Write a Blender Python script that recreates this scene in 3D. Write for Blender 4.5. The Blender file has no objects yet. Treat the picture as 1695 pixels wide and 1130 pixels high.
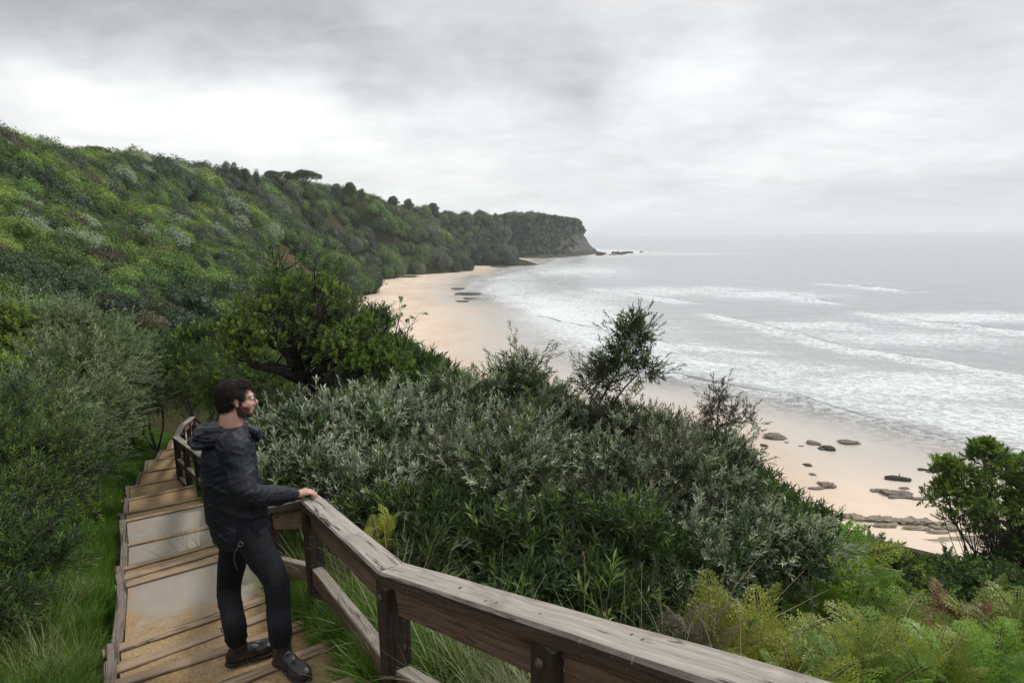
import bpy, bmesh, math, random
import numpy as np
from mathutils import Vector, Matrix, Euler

random.seed(7)
SC = bpy.context.scene
COL = SC.collection
R_ = math.radians
HAZE = .00019
EYE = 20.0                                   # the camera stands 20 m above the sea

# ------------------------------------------------------------------ camera
cam_data = bpy.data.cameras.new('camera')
cam_data.sensor_width = 36.0
cam_data.lens = 36.0 * 1000 / 1695
cam_data.clip_start = 0.05
cam_data.clip_end = 60000
cam = bpy.data.objects.new('camera', cam_data)
COL.objects.link(cam)
PITCH, ROLL = R_(9.93), R_(0.66)
CF = Vector((0, math.cos(PITCH), -math.sin(PITCH)))
CU0 = Vector((0, math.sin(PITCH), math.cos(PITCH)))
CR0 = Vector((1, 0, 0))
CR = CR0 * math.cos(ROLL) - CU0 * math.sin(ROLL)
CU = CR0 * math.sin(ROLL) + CU0 * math.cos(ROLL)
m = Matrix((CR, CU, -CF)).transposed().to_4x4()
m.translation = (0, 0, EYE)
cam.matrix_world = m
SC.camera = cam

# ------------------------------------------------------------------ world: overcast sky
SC.view_settings.view_transform = 'Standard'
SC.view_settings.look = 'None'
SC.view_settings.gamma = 1
SC.view_settings.use_curve_mapping = False
SC.view_settings.exposure = 0.5
SC.render.engine = 'CYCLES'
SC.cycles.use_denoising = True
SC.cycles.max_bounces = 6
SC.cycles.diffuse_bounces = 3
SC.cycles.glossy_bounces = 2
SC.cycles.transmission_bounces = 3
SC.cycles.transparent_max_bounces = 6
SC.cycles.volume_bounces = 1
SUN_EL, SUN_AZ = R_(48), R_(62)              # azimuth clockwise from straight ahead

world = bpy.data.worlds.new('World')
SC.world = world
world.use_nodes = True
wt = world.node_tree
wt.nodes.clear()


class NT:
    """small helper to wire node trees"""
    def __init__(self, tree):
        self.t = tree

    def n(self, typ, **kw):
        nd = self.t.nodes.new(typ)
        for k, v in kw.items():
            if k.startswith('i_'):
                key = k[2:]
                key = int(key) if key.isdigit() else key.replace('_', ' ')
                nd.inputs[key].default_value = v
            else:
                setattr(nd, k, v)
        return nd

    def l(self, a, b):
        self.t.links.new(a, b)

    def val(self, x, sock):
        if isinstance(x, (int, float)):
            sock.default_value = x
        else:
            self.l(x, sock)

    def math(self, op, a, b=None, c=None, clamp=False):
        nd = self.t.nodes.new('ShaderNodeMath')
        nd.operation = op
        nd.use_clamp = clamp
        self.val(a, nd.inputs[0])
        if b is not None:
            self.val(b, nd.inputs[1])
        if c is not None:
            self.val(c, nd.inputs[2])
        return nd.outputs[0]

    def mix(self, f, a, b, blend='MIX'):
        nd = self.t.nodes.new('ShaderNodeMix')
        nd.data_type = 'RGBA'
        nd.blend_type = blend
        self.val(f, nd.inputs[0])
        for x, s in ((a, nd.inputs[6]), (b, nd.inputs[7])):
            if isinstance(x, tuple):
                s.default_value = (x + (1,))[:4]
            else:
                self.l(x, s)
        return nd.outputs[2]

    def ramp(self, f, stops, interp='LINEAR'):
        nd = self.t.nodes.new('ShaderNodeValToRGB')
        nd.color_ramp.interpolation = interp
        el = nd.color_ramp.elements
        while len(el) < len(stops):
            el.new(0.5)
        for e, (p, c) in zip(el, stops):
            e.position = p
            e.color = (c, c, c, 1) if isinstance(c, (int, float)) else (tuple(c) + (1,))[:4]
        self.val(f, nd.inputs[0])
        return nd.outputs[0]

    def noise(self, vec, scale, detail=4, rough=.5, dist=0.0, out=0):
        nd = self.t.nodes.new('ShaderNodeTexNoise')
        nd.inputs['Scale'].default_value = scale
        nd.inputs['Detail'].default_value = detail
        nd.inputs['Roughness'].default_value = rough
        nd.inputs['Distortion'].default_value = dist
        if vec is not None:
            self.l(vec, nd.inputs['Vector'])
        return nd.outputs[out]

    def mapping(self, vec, scale=(1, 1, 1), loc=(0, 0, 0), rot=(0, 0, 0)):
        nd = self.t.nodes.new('ShaderNodeMapping')
        nd.inputs['Scale'].default_value = scale
        nd.inputs['Location'].default_value = loc
        nd.inputs['Rotation'].default_value = rot
        self.l(vec, nd.inputs['Vector'])
        return nd.outputs[0]


def ray(px, py):
    """direction of a point of the 1695 x 1130 photograph, used only for surveying positions"""
    return CF + CR * ((px - 847.5) / 1000) - CU * ((py - 565) / 1000)


def PY(px, py, Y):
    d = ray(px, py)
    t = Y / d.y
    return Vector((d.x * t, Y, EYE + d.z * t))


def PZ(px, py, z):
    d = ray(px, py)
    t = (z - EYE) / d.z
    return Vector((d.x * t, d.y * t, z))


W = NT(wt)
geo = W.n('ShaderNodeTexCoord').outputs['Generated']
sep = W.n('ShaderNodeSeparateXYZ')
W.l(geo, sep.inputs[0])
dz = W.math('MAXIMUM', sep.outputs[2], 0.0)
# cloud deck coordinates: where the view direction pierces a layer overhead
k = W.math('DIVIDE', 1.0, W.math('ADD', dz, 0.16))
cu = W.math('MULTIPLY', sep.outputs[0], k)
cv = W.math('MULTIPLY', sep.outputs[1], k)
cmb = W.n('ShaderNodeCombineXYZ')
W.l(cu, cmb.inputs[0]); W.l(cv, cmb.inputs[1])
n1 = W.noise(cmb.outputs[0], 0.9, 5, .52, .35)
n2 = W.noise(W.mapping(cmb.outputs[0], (1.6, 1.1, 1), (4.3, 1.7, 2)), 1.3, 6, .6, .2)
warp = W.noise(geo, 3.0, 4, .55)
wsub = W.math('MULTIPLY', W.math('SUBTRACT', warp, .5), .26)


def blob(px, py, sx, sy, ang=0.0):
    """gaussian patch of cloud around one direction of the sky"""
    d = ray(px, py).normalized()
    az, el = math.atan2(d.x, d.y), math.asin(d.z)
    AZ = W.math('ARCTAN2', sep.outputs[0], sep.outputs[1])
    EL = W.math('ARCSINE', sep.outputs[2])
    a = W.math('ADD', W.math('SUBTRACT', AZ, az), wsub)
    e = W.math('SUBTRACT', W.math('SUBTRACT', EL, el), wsub)
    ca, sa = math.cos(ang), math.sin(ang)
    u = W.math('DIVIDE', W.math('ADD', W.math('MULTIPLY', a, ca), W.math('MULTIPLY', e, sa)), sx)
    v = W.math('DIVIDE', W.math('SUBTRACT', W.math('MULTIPLY', e, ca), W.math('MULTIPLY', a, sa)), sy)
    q = W.math('ADD', W.math('MULTIPLY', u, u), W.math('MULTIPLY', v, v))
    return W.math('EXPONENT', W.math('MULTIPLY', q, -1.0))


bright = W.math('ADD', 0.605, W.math('MULTIPLY', W.math('SUBTRACT', n1, .5), .44))
bright = W.math('ADD', bright, W.math('MULTIPLY', W.math('SUBTRACT', n2, .5), .34))
n4 = W.noise(W.mapping(cmb.outputs[0], (1, 1.8, 1), (9, 3, 5), (0, 0, .5)), 3.4, 7, .62, .5)
bright = W.math('ADD', bright, W.math('MULTIPLY', W.math('SUBTRACT', n4, .5), .20))
for (px, py, sx, sy, ang, amp) in [
        (80, 165, .13, .05, -.25, .24), (300, 215, .24, .06, -.2, .15), (640, 230, .28, .06, -.05, .15),
        (800, 140, .12, .05, 0, .16), (1130, 130, .14, .06, .3, .14), (1200, 230, .16, .10, 0, .06),
        (500, 300, .34, .06, 0, .10),
        (250, 60, .35, .10, -.1, -.14), (640, 60, .28, .07, -.1, -.10), (900, 110, .13, .07, -.4, -.10), (60, 20, .2, .12, 0, -.07),
        (980, 180, .06, .06, -.5, -.10), (1500, 260, .30, .09, 0, .05), (1400, 60, .35, .10, 0, .0),
        (900, 370, .25, .05, 0, .14), (1450, 335, .35, .035, .05, -.07)]:
    bright = W.math('ADD', bright, W.math('MULTIPLY', blob(px, py, sx, sy, ang), amp))
hz = W.math('EXPONENT', W.math('MULTIPLY', dz, -9.0))
bright = W.math('ADD', W.math('MULTIPLY', bright, W.math('SUBTRACT', 1, W.math('MULTIPLY', hz, .55))),
                W.math('MULTIPLY', hz, .55 * .66))
bright = W.math('MINIMUM', W.math('MAXIMUM', bright, .36), .82)
cloud_col = W.mix(bright, (.93, .965, 1.02), (1.0, 1.0, .99))
cloud = W.mix(1.0, cloud_col, bright, 'MULTIPLY')
sky = W.n('ShaderNodeTexSky')
sky.sky_type = 'NISHITA'
sky.sun_disc = False
sky.sun_elevation = SUN_EL
sky.sun_rotation = SUN_AZ
bg1 = W.n('ShaderNodeBackground'); bg1.inputs[1].default_value = .05
W.l(sky.outputs[0], bg1.inputs[0])
bg2 = W.n('ShaderNodeBackground'); bg2.inputs[1].default_value = 0.95
W.l(cloud, bg2.inputs[0])
mx = W.n('ShaderNodeMixShader'); mx.inputs[0].default_value = .96
W.l(bg1.outputs[0], mx.inputs[1]); W.l(bg2.outputs[0], mx.inputs[2])
wo = W.n('ShaderNodeOutputWorld')
W.l(mx.outputs[0], wo.inputs[0])

sd = bpy.data.lights.new('sun', 'SUN')
sd.energy = 1.5
sd.angle = R_(10)
sd.color = (1, .97, .92)
sun = bpy.data.objects.new('sun', sd)
COL.objects.link(sun)
sdir = Vector((math.sin(SUN_AZ) * math.cos(SUN_EL), math.cos(SUN_AZ) * math.cos(SUN_EL), math.sin(SUN_EL)))
sun.rotation_euler = sdir.to_track_quat('Z', 'Y').to_euler()

# ------------------------------------------------------------------ object helpers


def tag(o, label=None, cat=None, group=None, kind=None):
    if label: o['label'] = label
    if cat: o['category'] = cat
    if group: o['group'] = group
    if kind: o['kind'] = kind
    return o


def empty(name, loc=(0, 0, 0)):
    o = bpy.data.objects.new(name, None)
    COL.objects.link(o)
    o.location = loc
    o.empty_display_size = .1
    return o


def mesh_np(name, verts, faces, mats=None, smooth=False, midx=None):
    me = bpy.data.meshes.new(name)
    verts = np.asarray(verts, dtype=np.float32).reshape(-1, 3)
    if isinstance(faces, np.ndarray) and faces.ndim == 2:
        nf, k = faces.shape
        me.vertices.add(len(verts)); me.vertices.foreach_set('co', verts.ravel())
        me.loops.add(nf * k); me.loops.foreach_set('vertex_index', faces.ravel().astype(np.int32))
        me.polygons.add(nf); me.polygons.foreach_set('loop_start', np.arange(0, nf * k, k, dtype=np.int32))
        me.update(calc_edges=True)
    else:
        me.from_pydata([tuple(v) for v in verts], [], [tuple(f) for f in faces])
    for mm in (mats or []):
        me.materials.append(mm)
    if midx is not None:
        me.polygons.foreach_set('material_index', np.asarray(midx, dtype=np.int32))
    me.polygons.foreach_set('use_smooth', np.full(len(me.polygons), smooth))
    me.update()
    return me


def link(name, me, parent=None, loc=None):
    o = bpy.data.objects.new(name, me)
    COL.objects.link(o)
    if parent is not None:
        o.parent = parent
    if loc is not None:
        o.location = loc
    return o


def _hash(ix, iy, iz, s):
    h = (ix * 374761393 + iy * 668265263 + iz * 2147483647 + s * 1274126177) & 0xffffffff
    h = ((h ^ (h >> 13)) * 1274126177) & 0xffffffff
    return ((h ^ (h >> 16)) & 0xffffff) / float(0xffffff)


def vnoise(p, s=0):
    """value noise in [-1, 1], p is an (n, 3) array"""
    p = np.asarray(p, dtype=np.float64)
    i = np.floor(p).astype(np.int64)
    f = p - i
    f = f * f * (3 - 2 * f)
    r = 0
    for a in (0, 1):
        for b in (0, 1):
            for c in (0, 1):
                w = (f[:, 0] if a else 1 - f[:, 0]) * (f[:, 1] if b else 1 - f[:, 1]) * (f[:, 2] if c else 1 - f[:, 2])
                r = r + w * _hash(i[:, 0] + a, i[:, 1] + b, i[:, 2] + c, s)
    return r * 2 - 1


def fbm(p, octv=4, s=0, gain=.5):
    r, a, tot = 0, 1.0, 0.0
    p = np.asarray(p, dtype=np.float64)
    for o in range(octv):
        r = r + a * vnoise(p * (2.03 ** o) + 17.3 * o, s + o)
        tot += a
        a *= gain
    return r / tot


class MB:
    """collects geometry for one mesh"""
    def __init__(self):
        self.v = []; self.f = []; self.mi = []

    def add(self, vs, fs, mi=0):
        b = len(self.v)
        self.v += [tuple(x) for x in vs]
        self.f += [tuple(b + i for i in f) for f in fs]
        self.mi += [mi] * len(fs)

    def tube(self, pts, rad, sides=6, mi=0, cap=True):
        pts = [Vector(p) for p in pts]
        if not hasattr(rad, '__len__'):
            rad = [rad] * len(pts)
        rings = []
        up = Vector((0, 0, 1))
        t0 = (pts[1] - pts[0]).normalized()
        a = t0.cross(up)
        if a.length < 1e-3: a = t0.cross(Vector((1, 0, 0)))
        a.normalize()
        for i, p in enumerate(pts):
            t = (pts[min(i + 1, len(pts) - 1)] - pts[max(i - 1, 0)])
            if t.length < 1e-9: t = t0
            t = t.normalized()
            a = (a - t * a.dot(t))
            if a.length < 1e-6: a = t.orthogonal()
            a.normalize()
            b = t.cross(a)
            rings.append([p + (a * math.cos(2 * math.pi * k / sides) + b * math.sin(2 * math.pi * k / sides)) * rad[i] for k in range(sides)])
        vs = [v for r in rings for v in r]
        fs = []
        for i in range(len(pts) - 1):
            for k in range(sides):
                k2 = (k + 1) % sides
                fs.append((i * sides + k, i * sides + k2, (i + 1) * sides + k2, (i + 1) * sides + k))
        if cap:
            fs.append(tuple(range(sides))[::-1])
            fs.append(tuple((len(pts) - 1) * sides + k for k in range(sides)))
        self.add(vs, fs, mi)

    def ell(self, c, r, seg=12, rings=8, rot=None, mi=0):
        vs = []; fs = []
        c = Vector(c)
        if not hasattr(r, '__len__'): r = (r, r, r)
        M = rot or Matrix.Identity(3)
        for i in range(1, rings):
            th = math.pi * i / rings
            for k in range(seg):
                ph = 2 * math.pi * k / seg
                vs.append(c + M @ Vector((r[0] * math.sin(th) * math.cos(ph), r[1] * math.sin(th) * math.sin(ph), r[2] * math.cos(th))))
        top = len(vs); vs.append(c + M @ Vector((0, 0, r[2])))
        bot = len(vs); vs.append(c + M @ Vector((0, 0, -r[2])))
        for i in range(rings - 2):
            for k in range(seg):
                k2 = (k + 1) % seg
                fs.append((i * seg + k, (i + 1) * seg + k, (i + 1) * seg + k2, i * seg + k2))
        for k in range(seg):
            k2 = (k + 1) % seg
            fs.append((top, k, k2))
            fs.append((bot, (rings - 2) * seg + k2, (rings - 2) * seg + k))
        self.add(vs, fs, mi)

    def box(self, c, x, y, z, hx, hy, hz, mi=0):
        c = Vector(c)
        vs = [c + x * (sx * hx) + y * (sy * hy) + z * (sz * hz) for sz in (-1, 1) for sy in (-1, 1) for sx in (-1, 1)]
        fs = [(0, 2, 3, 1), (4, 5, 7, 6), (0, 1, 5, 4), (2, 6, 7, 3), (0, 4, 6, 2), (1, 3, 7, 5)]
        self.add(vs, fs, mi)

    def mesh(self, name, mats, smooth=False):
        me = bpy.data.meshes.new(name)
        me.from_pydata(self.v, [], self.f)
        for mm in mats: me.materials.append(mm)
        me.polygons.foreach_set('material_index', self.mi)
        me.polygons.foreach_set('use_smooth', [smooth] * len(self.f))
        me.update()
        return me

# ------------------------------------------------------------------ materials


def new_mat(name):
    mt = bpy.data.materials.new(name)
    mt.use_nodes = True
    mt.node_tree.nodes.clear()
    T = NT(mt.node_tree)
    out = T.n('ShaderNodeOutputMaterial')
    return mt, T, out


def leaf_mat(name, c_dark, c_light, back=None, rough=.45, trans=.22, var=.35, spec=.4):
    mt, T, out = new_mat(name)
    at = T.n('ShaderNodeAttribute', attribute_name='tint')
    oi = T.n('ShaderNodeObjectInfo')
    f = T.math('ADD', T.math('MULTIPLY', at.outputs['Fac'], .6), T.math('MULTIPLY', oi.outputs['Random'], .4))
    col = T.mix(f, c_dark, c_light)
    # a slow drift of hue from plant to plant
    pos = T.n('ShaderNodeNewGeometry')
    nz = T.noise(pos.outputs['Position'], .35, 3, .6)
    hsv = T.n('ShaderNodeHueSaturation')
    T.l(T.math('ADD', .5, T.math('MULTIPLY', T.math('SUBTRACT', nz, .5), .10)), hsv.inputs['Hue'])
    T.l(T.math('ADD', 1 - var * .5, T.math('MULTIPLY', oi.outputs['Random'], var)), hsv.inputs['Value'])
    T.l(col, hsv.inputs['Color'])
    col = hsv.outputs[0]
    if back:
        col = T.mix(pos.outputs['Backfacing'], col, back)
    bs = T.n('ShaderNodeBsdfPrincipled')
    bs.inputs['Roughness'].default_value = rough
    bs.inputs['Specular IOR Level'].default_value = spec
    T.l(col, bs.inputs['Base Color'])
    tr = T.n('ShaderNodeBsdfTranslucent')
    T.l(T.mix(1.0, col, (1.1, 1.2, .6), 'MULTIPLY'), tr.inputs['Color'])
    mx = T.n('ShaderNodeMixShader')
    mx.inputs[0].default_value = trans
    T.l(bs.outputs[0], mx.inputs[1]); T.l(tr.outputs[0], mx.inputs[2])
    T.l(mx.outputs[0], out.inputs[0])
    return mt


def plain_mat(name, col, rough=.7, col2=None, scale=8, bump=0.0, bscale=30, metal=0, spec=.5, coord='Object', stretch=(1, 1, 1), detail=5):
    mt, T, out = new_mat(name)
    bs = T.n('ShaderNodeBsdfPrincipled')
    bs.inputs['Roughness'].default_value = rough
    bs.inputs['Metallic'].default_value = metal
    bs.inputs['Specular IOR Level'].default_value = spec
    tc = T.n('ShaderNodeTexCoord').outputs[coord]
    v = T.mapping(tc, stretch)
    if col2:
        nz = T.noise(v, scale, detail, .6)
        T.l(T.mix(T.ramp(nz, [(.3, 0), (.7, 1)]), col, col2), bs.inputs['Base Color'])
    else:
        bs.inputs['Base Color'].default_value = tuple(col) + (1,)
    if bump:
        b = T.n('ShaderNodeBump')
        b.inputs['Strength'].default_value = bump
        b.inputs['Distance'].default_value = .02
        T.l(T.noise(v, bscale, 5, .65), b.inputs['Height'])
        T.l(b.outputs[0], bs.inputs['Normal'])
    T.l(bs.outputs[0], out.inputs[0])
    return mt

# ------------------------------------------------------------------ surveyed lines (metres; x right, y ahead, z up from the sea)
TREADS = [  # (drop below the eye, far left corner)
    (2.40, (195, 1128)), (2.55, (197, 1091)), (2.70, (199, 1062)), (2.86, (212, 962)), (3.08, (207, 949)),
    (3.33, (206, 936)), (3.62, (213, 900)), (3.70, (209, 860)), (4.02, (208, 848)), (4.35, (214, 824)), (4.85, (215, 804)),
    (5.35, (236, 781)), (5.75, (246, 762)), (6.1, (270, 744)), (6.45, (286, 728)), (6.8, (298, 716))]
PATH_W = 1.12
far_l = [(PZ(*px, EYE - H), EYE - H) for H, px in TREADS]
near_dir = Vector((math.sin(R_(33.5)), -math.cos(R_(33.5)), 0))
st = []                                       # (left corner, z of the tread that ends there), far to near order reversed later
p = far_l[0][0].copy(); z = far_l[0][1]
back = []
for i in range(11):
    p = p + near_dir * .52
    z = z + .15
    back.append((Vector((p.x, p.y, z)), z))
st = back[::-1] + far_l                       # walking away from the camera, downhill
# smooth the left edge laterally a little
LE = [s[0].copy() for s in st]
ZT = [s[1] for s in st]
SIDE = []
for i in range(len(LE)):
    a = LE[max(i - 2, 0)]; b = LE[min(i + 2, len(LE) - 1)]
    d = (b - a); d.z = 0; d.normalize()
    SIDE.append(Vector((-d.y, d.x, 0)) * -1)
RE = [LE[i] + SIDE[i] * PATH_W for i in range(len(LE))]
PC = np.array([[(LE[i].x + RE[i].x) / 2, (LE[i].y + RE[i].y) / 2, ZT[i]] for i in range(len(LE))])
# the path goes on down the slope, out of sight behind the bushes
ext = [PC[-1]]
for i in range(2):
    ext.append(ext[-1] + np.array([.1, .9, -.25]))
PCX = np.vstack([PC, np.array(ext[1:])])


def seg_dist(q, pl, vals=None):
    """distance from (n,2) points to a polyline, signed (+ on its left), and an interpolated value"""
    q = np.asarray(q, dtype=np.float64)
    best = np.full(len(q), 1e18); sg = np.ones(len(q)); vv = np.zeros(len(q))
    for i in range(len(pl) - 1):
        a = np.array(pl[i][:2]); b = np.array(pl[i + 1][:2])
        ab = b - a
        t = np.clip(((q - a) @ ab) / (ab @ ab), 0, 1)
        c = a + t[:, None] * ab
        dd = ((q - c) ** 2).sum(1)
        mk = dd < best
        best = np.where(mk, dd, best)
        cr = ab[0] * (q[:, 1] - a[1]) - ab[1] * (q[:, 0] - a[0])
        sg = np.where(mk, np.sign(cr), sg)
        if vals is not None:
            vv = np.where(mk, vals[i] * (1 - t) + vals[i + 1] * t, vv)
    return np.sqrt(best), sg, vv


# waterline: from the near right, round the bay, to the headland and out to sea
WL = [(400, -60), (140, 10), (70, 31)] + [tuple(PZ(*q, .1)[:2]) for q in [
    (1690, 800), (1600, 772), (1500, 750), (1400, 722), (1300, 697), (1200, 676), (1100, 655), (1030, 640), (960, 624), (900, 602), (862, 585),
    (836, 560), (826, 535), (815, 510), (775, 497), (757, 482), (775, 462), (830, 446), (875, 436), (900, 428)]] + [(60, 560), (112, 612), (150, 700), (120, 800), (60, 1200), (0, 3000)]
TOE = [(29, 31), (24, 34), (18, 39), (9, 50), (-6, 72), (-24, 105), (-43, 140), (-57, 178), (-72, 246), (-78, 305), (-66, 397), (-9, 545)]


def beach_z(q):
    d, s, _ = seg_dist(q, WL)
    d = d * s                                  # + inland
    z = np.where(d > 0, .036 * d, .05 * d)
    return np.clip(z, -6, 2.0), d


# ------------------------------------------------------------------ hillside ground
CP = []


def cp(px, py, Y, dz=0.0):
    v = PY(px, py, Y); CP.append((v.x, v.y, v.z + dz))


for a in [(-300, 60, 80), (0, 218, 110), (100, 246, 130), (150, 268, 150), (250, 282, 185), (350, 298, 220), (400, 305, 250),
          (530, 312, 290), (600, 328, 320), (700, 347, 380), (800, 361, 450), (900, 366, 530), (955, 367, 585)]:
    v = PY(a[0], a[1], a[2])
    top = v.z - (.9 if a[2] > 140 else 3.0)
    CP.append((v.x, v.y, top))
    for kk, dzz in ((1.12, -1.0), (1.4, -3.0), (2.2, -6.0)):
        if a[0] < 850:
            CP.append((v.x * kk - (kk - 1) * 40, v.y * kk, top + dzz))
VH = -.7                                      # vegetation stands above the ground
for a in [(0, 640, 8), (0, 520, 17), (0, 430, 32), (0, 330, 62), (-250, 500, 14), (-300, 300, 45), (100, 480, 30), (100, 380, 60), (100, 300, 95),
          (200, 560, 24), (200, 480, 42), (200, 400, 78), (200, 330, 125), (300, 560, 27), (300, 500, 45), (300, 430, 85), (300, 350, 160),
          (400, 560, 30), (400, 500, 58), (400, 450, 98), (400, 400, 155), (400, 345, 215), (500, 480, 115), (500, 430, 180), (500, 385, 230), (500, 340, 275),
          (620, 440, 275), (620, 400, 295), (620, 360, 312), (690, 430, 385), (720, 395, 392), (740, 365, 425), (790, 420, 470), (800, 395, 480), (850, 412, 530), (850, 385, 540), (560, 470, 190)]:
    cp(*a, dz=VH - .3 * (a[2] > 100))
for i, (x, y) in enumerate(TOE):
    bz = float(beach_z(np.array([[x, y]]))[0][0])
    CP.append((x, y, bz + .25))
    j = min(i, len(TOE) - 2)
    dx, dy = TOE[j + 1][0] - TOE[j][0], TOE[j + 1][1] - TOE[j][1]
    L = math.hypot(dx, dy)
    nx, ny = dy / L, -dx / L                   # towards the sea
    k = 5 if y < 60 else 14
    CP.append((x + nx * k, y + ny * k, -2.5))
    CP.append((x + nx * 40, y + ny * 40, -9))
    if y < 120:
        CP.append((x - nx * 8, y - ny * 8, bz + 3.6))
# headland: rock mesh covers its edge; the ground sinks under it
for a in [(-10, 575, 30), (15, 595, 34), (40, 650, 34), (70, 690, 34), (60, 760, 34), (0, 700, 36)]:
    CP.append(a)
for a in [(5, 540, 4), (25, 530, -6), (50, 552, -6), (104, 610, -6), (124, 650, -6), (140, 720, -6), (110, 820, -6), (200, 700, -12), (60, 500, -10)]:
    CP.append(a)
# slope right of the fence and round the camera
for a in [(1.9, 1.0, 17.7), (3.2, 3.2, 15.9), (1.0, 4.0, 16.6), (0.0, 5.6, 15.9), (-1.6, 7.4, 15.1), (-3.6, 11, 13.9), (3, 6.5, 14.6), (6, 6, 13.6), (8, 10, 10.8), (4, 12, 10.9),
          (0, 14, 10.6), (-3, 18, 9.8), (14, 18, 6.3), (8, 22, 6.4), (2, 28, 6.2), (-8, 26, 9.2), (16, 12, 9.5), (12, 5, 12.8), (20, 20, 5.2), (24, 8, 9), (10, -6, 16), (4, -3, 18),
          (-14, 36, 9), (-6, 42, 7), (-22, 58, 8.5), (-34, 90, 8.5), (-44, 130, 8.5), (-22, 80, 5.5), (-36, 110, 5),
          (-3.6, 4.0, 17.5), (-5.5, 5, 17.7), (-7.5, 8, 17.3), (-5, 1, 18.6), (-8, 2, 19), (-3, -4, 20), (-12, -2, 21), (-9.5, 12, 16.2), (-12.5, 16, 15.2), (-14, 21, 14.4),
          (-30, -30, 28), (30, -30, 16), (60, 0, 4), (40, 24, 1.0), (0, -30, 21), (-80, -20, 45), (-60, 10, 33)]:
    CP.append(a)
CPA = np.array(CP)
BASE = [(-60, 470), (-30, 520), (-10, 545), (12, 528), (30, 535), (52, 560), (68, 582), (80, 604), (90, 624), (98, 655), (102, 690), (100, 740), (100, 800), (60, 860)]
_D = np.sqrt(((CPA[:, None, :2] - CPA[None, :, :2]) ** 2).sum(-1))
_n = len(CPA)
_A = np.zeros((_n + 3, _n + 3))
_A[:_n, :_n] = _D - np.eye(_n) * .15
_A[:_n, _n] = 1; _A[:_n, _n + 1:] = CPA[:, :2]
_A[_n, :_n] = 1; _A[_n + 1:, :_n] = CPA[:, :2].T
_Wt = np.linalg.solve(_A, np.concatenate([CPA[:, 2], np.zeros(3)]))


def ground_z(q, fine=True):
    q = np.asarray(q, dtype=np.float64).reshape(-1, 2)
    z = np.empty(len(q))
    for i in range(0, len(q), 20000):
        c = q[i:i + 20000]
        D = np.sqrt(((c[:, None, :] - CPA[None, :, :2]) ** 2).sum(-1))
        z[i:i + 20000] = D @ _Wt[:_n] + _Wt[_n] + c @ _Wt[_n + 1:]
    if fine:
        dist = np.sqrt((q ** 2).sum(1))
        p3 = np.column_stack([q, np.zeros(len(q))])
        z += fbm(p3 / 14, 4, 3) * np.clip((dist - 20) / 60, 0, 1) * 1.3
        z += fbm(p3 / .9, 3, 5) * .05
    d, s, v = seg_dist(q, PCX, list(PCX[:, 2]))
    # verge level with the path on the uphill side, falling away on the fence side
    w = 1 - np.clip((d - .72) / 1.5, 0, 1)
    w = w * w * (3 - 2 * w)
    sunk = np.clip((.80 - d) / .22, 0, 1) * .42
    drop = np.where(s > 0, -.08, -.14 - np.clip(d - .62, 0, 2) * .35)
    z = z * (1 - w) + (v + drop - sunk) * w
    # the headland's edge is rock: the ground dips under the cliff mesh
    dc, sc_, _ = seg_dist(q, BASE)
    dc = dc * sc_
    zone = (q[:, 1] > 420) & (q[:, 0] > -4)
    cap = np.clip((dc - 26) * 1.6 - 6, -8, 60)
    return np.where(zone, np.minimum(z, cap), z)


def gz(x, y):
    return float(ground_z(np.array([[x, y]]))[0])


def grid_mesh(name, X, Yv, zf, mats, keep=None):
    gx, gy = np.meshgrid(X, Yv)
    q = np.column_stack([gx.ravel(), gy.ravel()])
    z = zf(q)
    v = np.column_stack([q, z])
    nx, ny = len(X), len(Yv)
    idx = np.arange(nx * ny).reshape(ny, nx)
    f = np.stack([idx[:-1, :-1], idx[:-1, 1:], idx[1:, 1:], idx[1:, :-1]], -1).reshape(-1, 4)
    if keep is not None:
        kk = keep(v)
        f = f[kk[f].any(1)]
    return mesh_np(name, v, f, mats, smooth=True)


def geo_space(a, b, n, k):
    """n samples from a to b, denser near zero"""
    lo, hi = math.asinh(a / k), math.asinh(b / k)
    return np.sinh(np.linspace(lo, hi, n)) * k


# soil under the scrub
mt, T, out = new_mat('scrub_soil')
bs = T.n('ShaderNodeBsdfPrincipled'); bs.inputs['Roughness'].default_value = .95; bs.inputs['Specular IOR Level'].default_value = .1
g = T.n('ShaderNodeNewGeometry')
a1 = T.noise(g.outputs['Position'], .12, 6, .6)
a2 = T.noise(g.outputs['Position'], 3.0, 6, .7)
c1 = T.mix(T.ramp(a2, [(.3, 0), (.7, 1)]), (.018, .024, .008), (.05, .055, .018))
c2 = T.mix(T.ramp(a2, [(.3, 0), (.7, 1)]), (.06, .04, .025), (.12, .08, .05))
at = T.n('ShaderNodeAttribute', attribute_name='bare')
T.l(T.mix(T.math('ADD', at.outputs['Fac'], T.math('MULTIPLY', T.ramp(a1, [(.6, 0), (.72, 1)]), .35), clamp=True), c1, c2), bs.inputs['Base Color'])
b = T.n('ShaderNodeBump'); b.inputs['Strength'].default_value = .8; b.inputs['Distance'].default_value = .15
T.l(a2, b.inputs['Height']); T.l(b.outputs[0], bs.inputs['Normal'])
T.l(bs.outputs[0], out.inputs[0])
M_SOIL = mt
SCARS = [(PY(450, 385, 170), 26), (PY(415, 372, 175), 16), (PY(440, 320, 240), 10), (PY(480, 405, 175), 14)]


def scar(q):
    r = np.zeros(len(q))
    for c, rad in SCARS:
        r = np.maximum(r, 1 - np.sqrt(((q - np.array([c.x, c.y])) ** 2).sum(1)) / rad)
    return r + fbm(np.column_stack([q / 9, np.zeros(len(q))]), 3, 9) * .35


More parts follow.
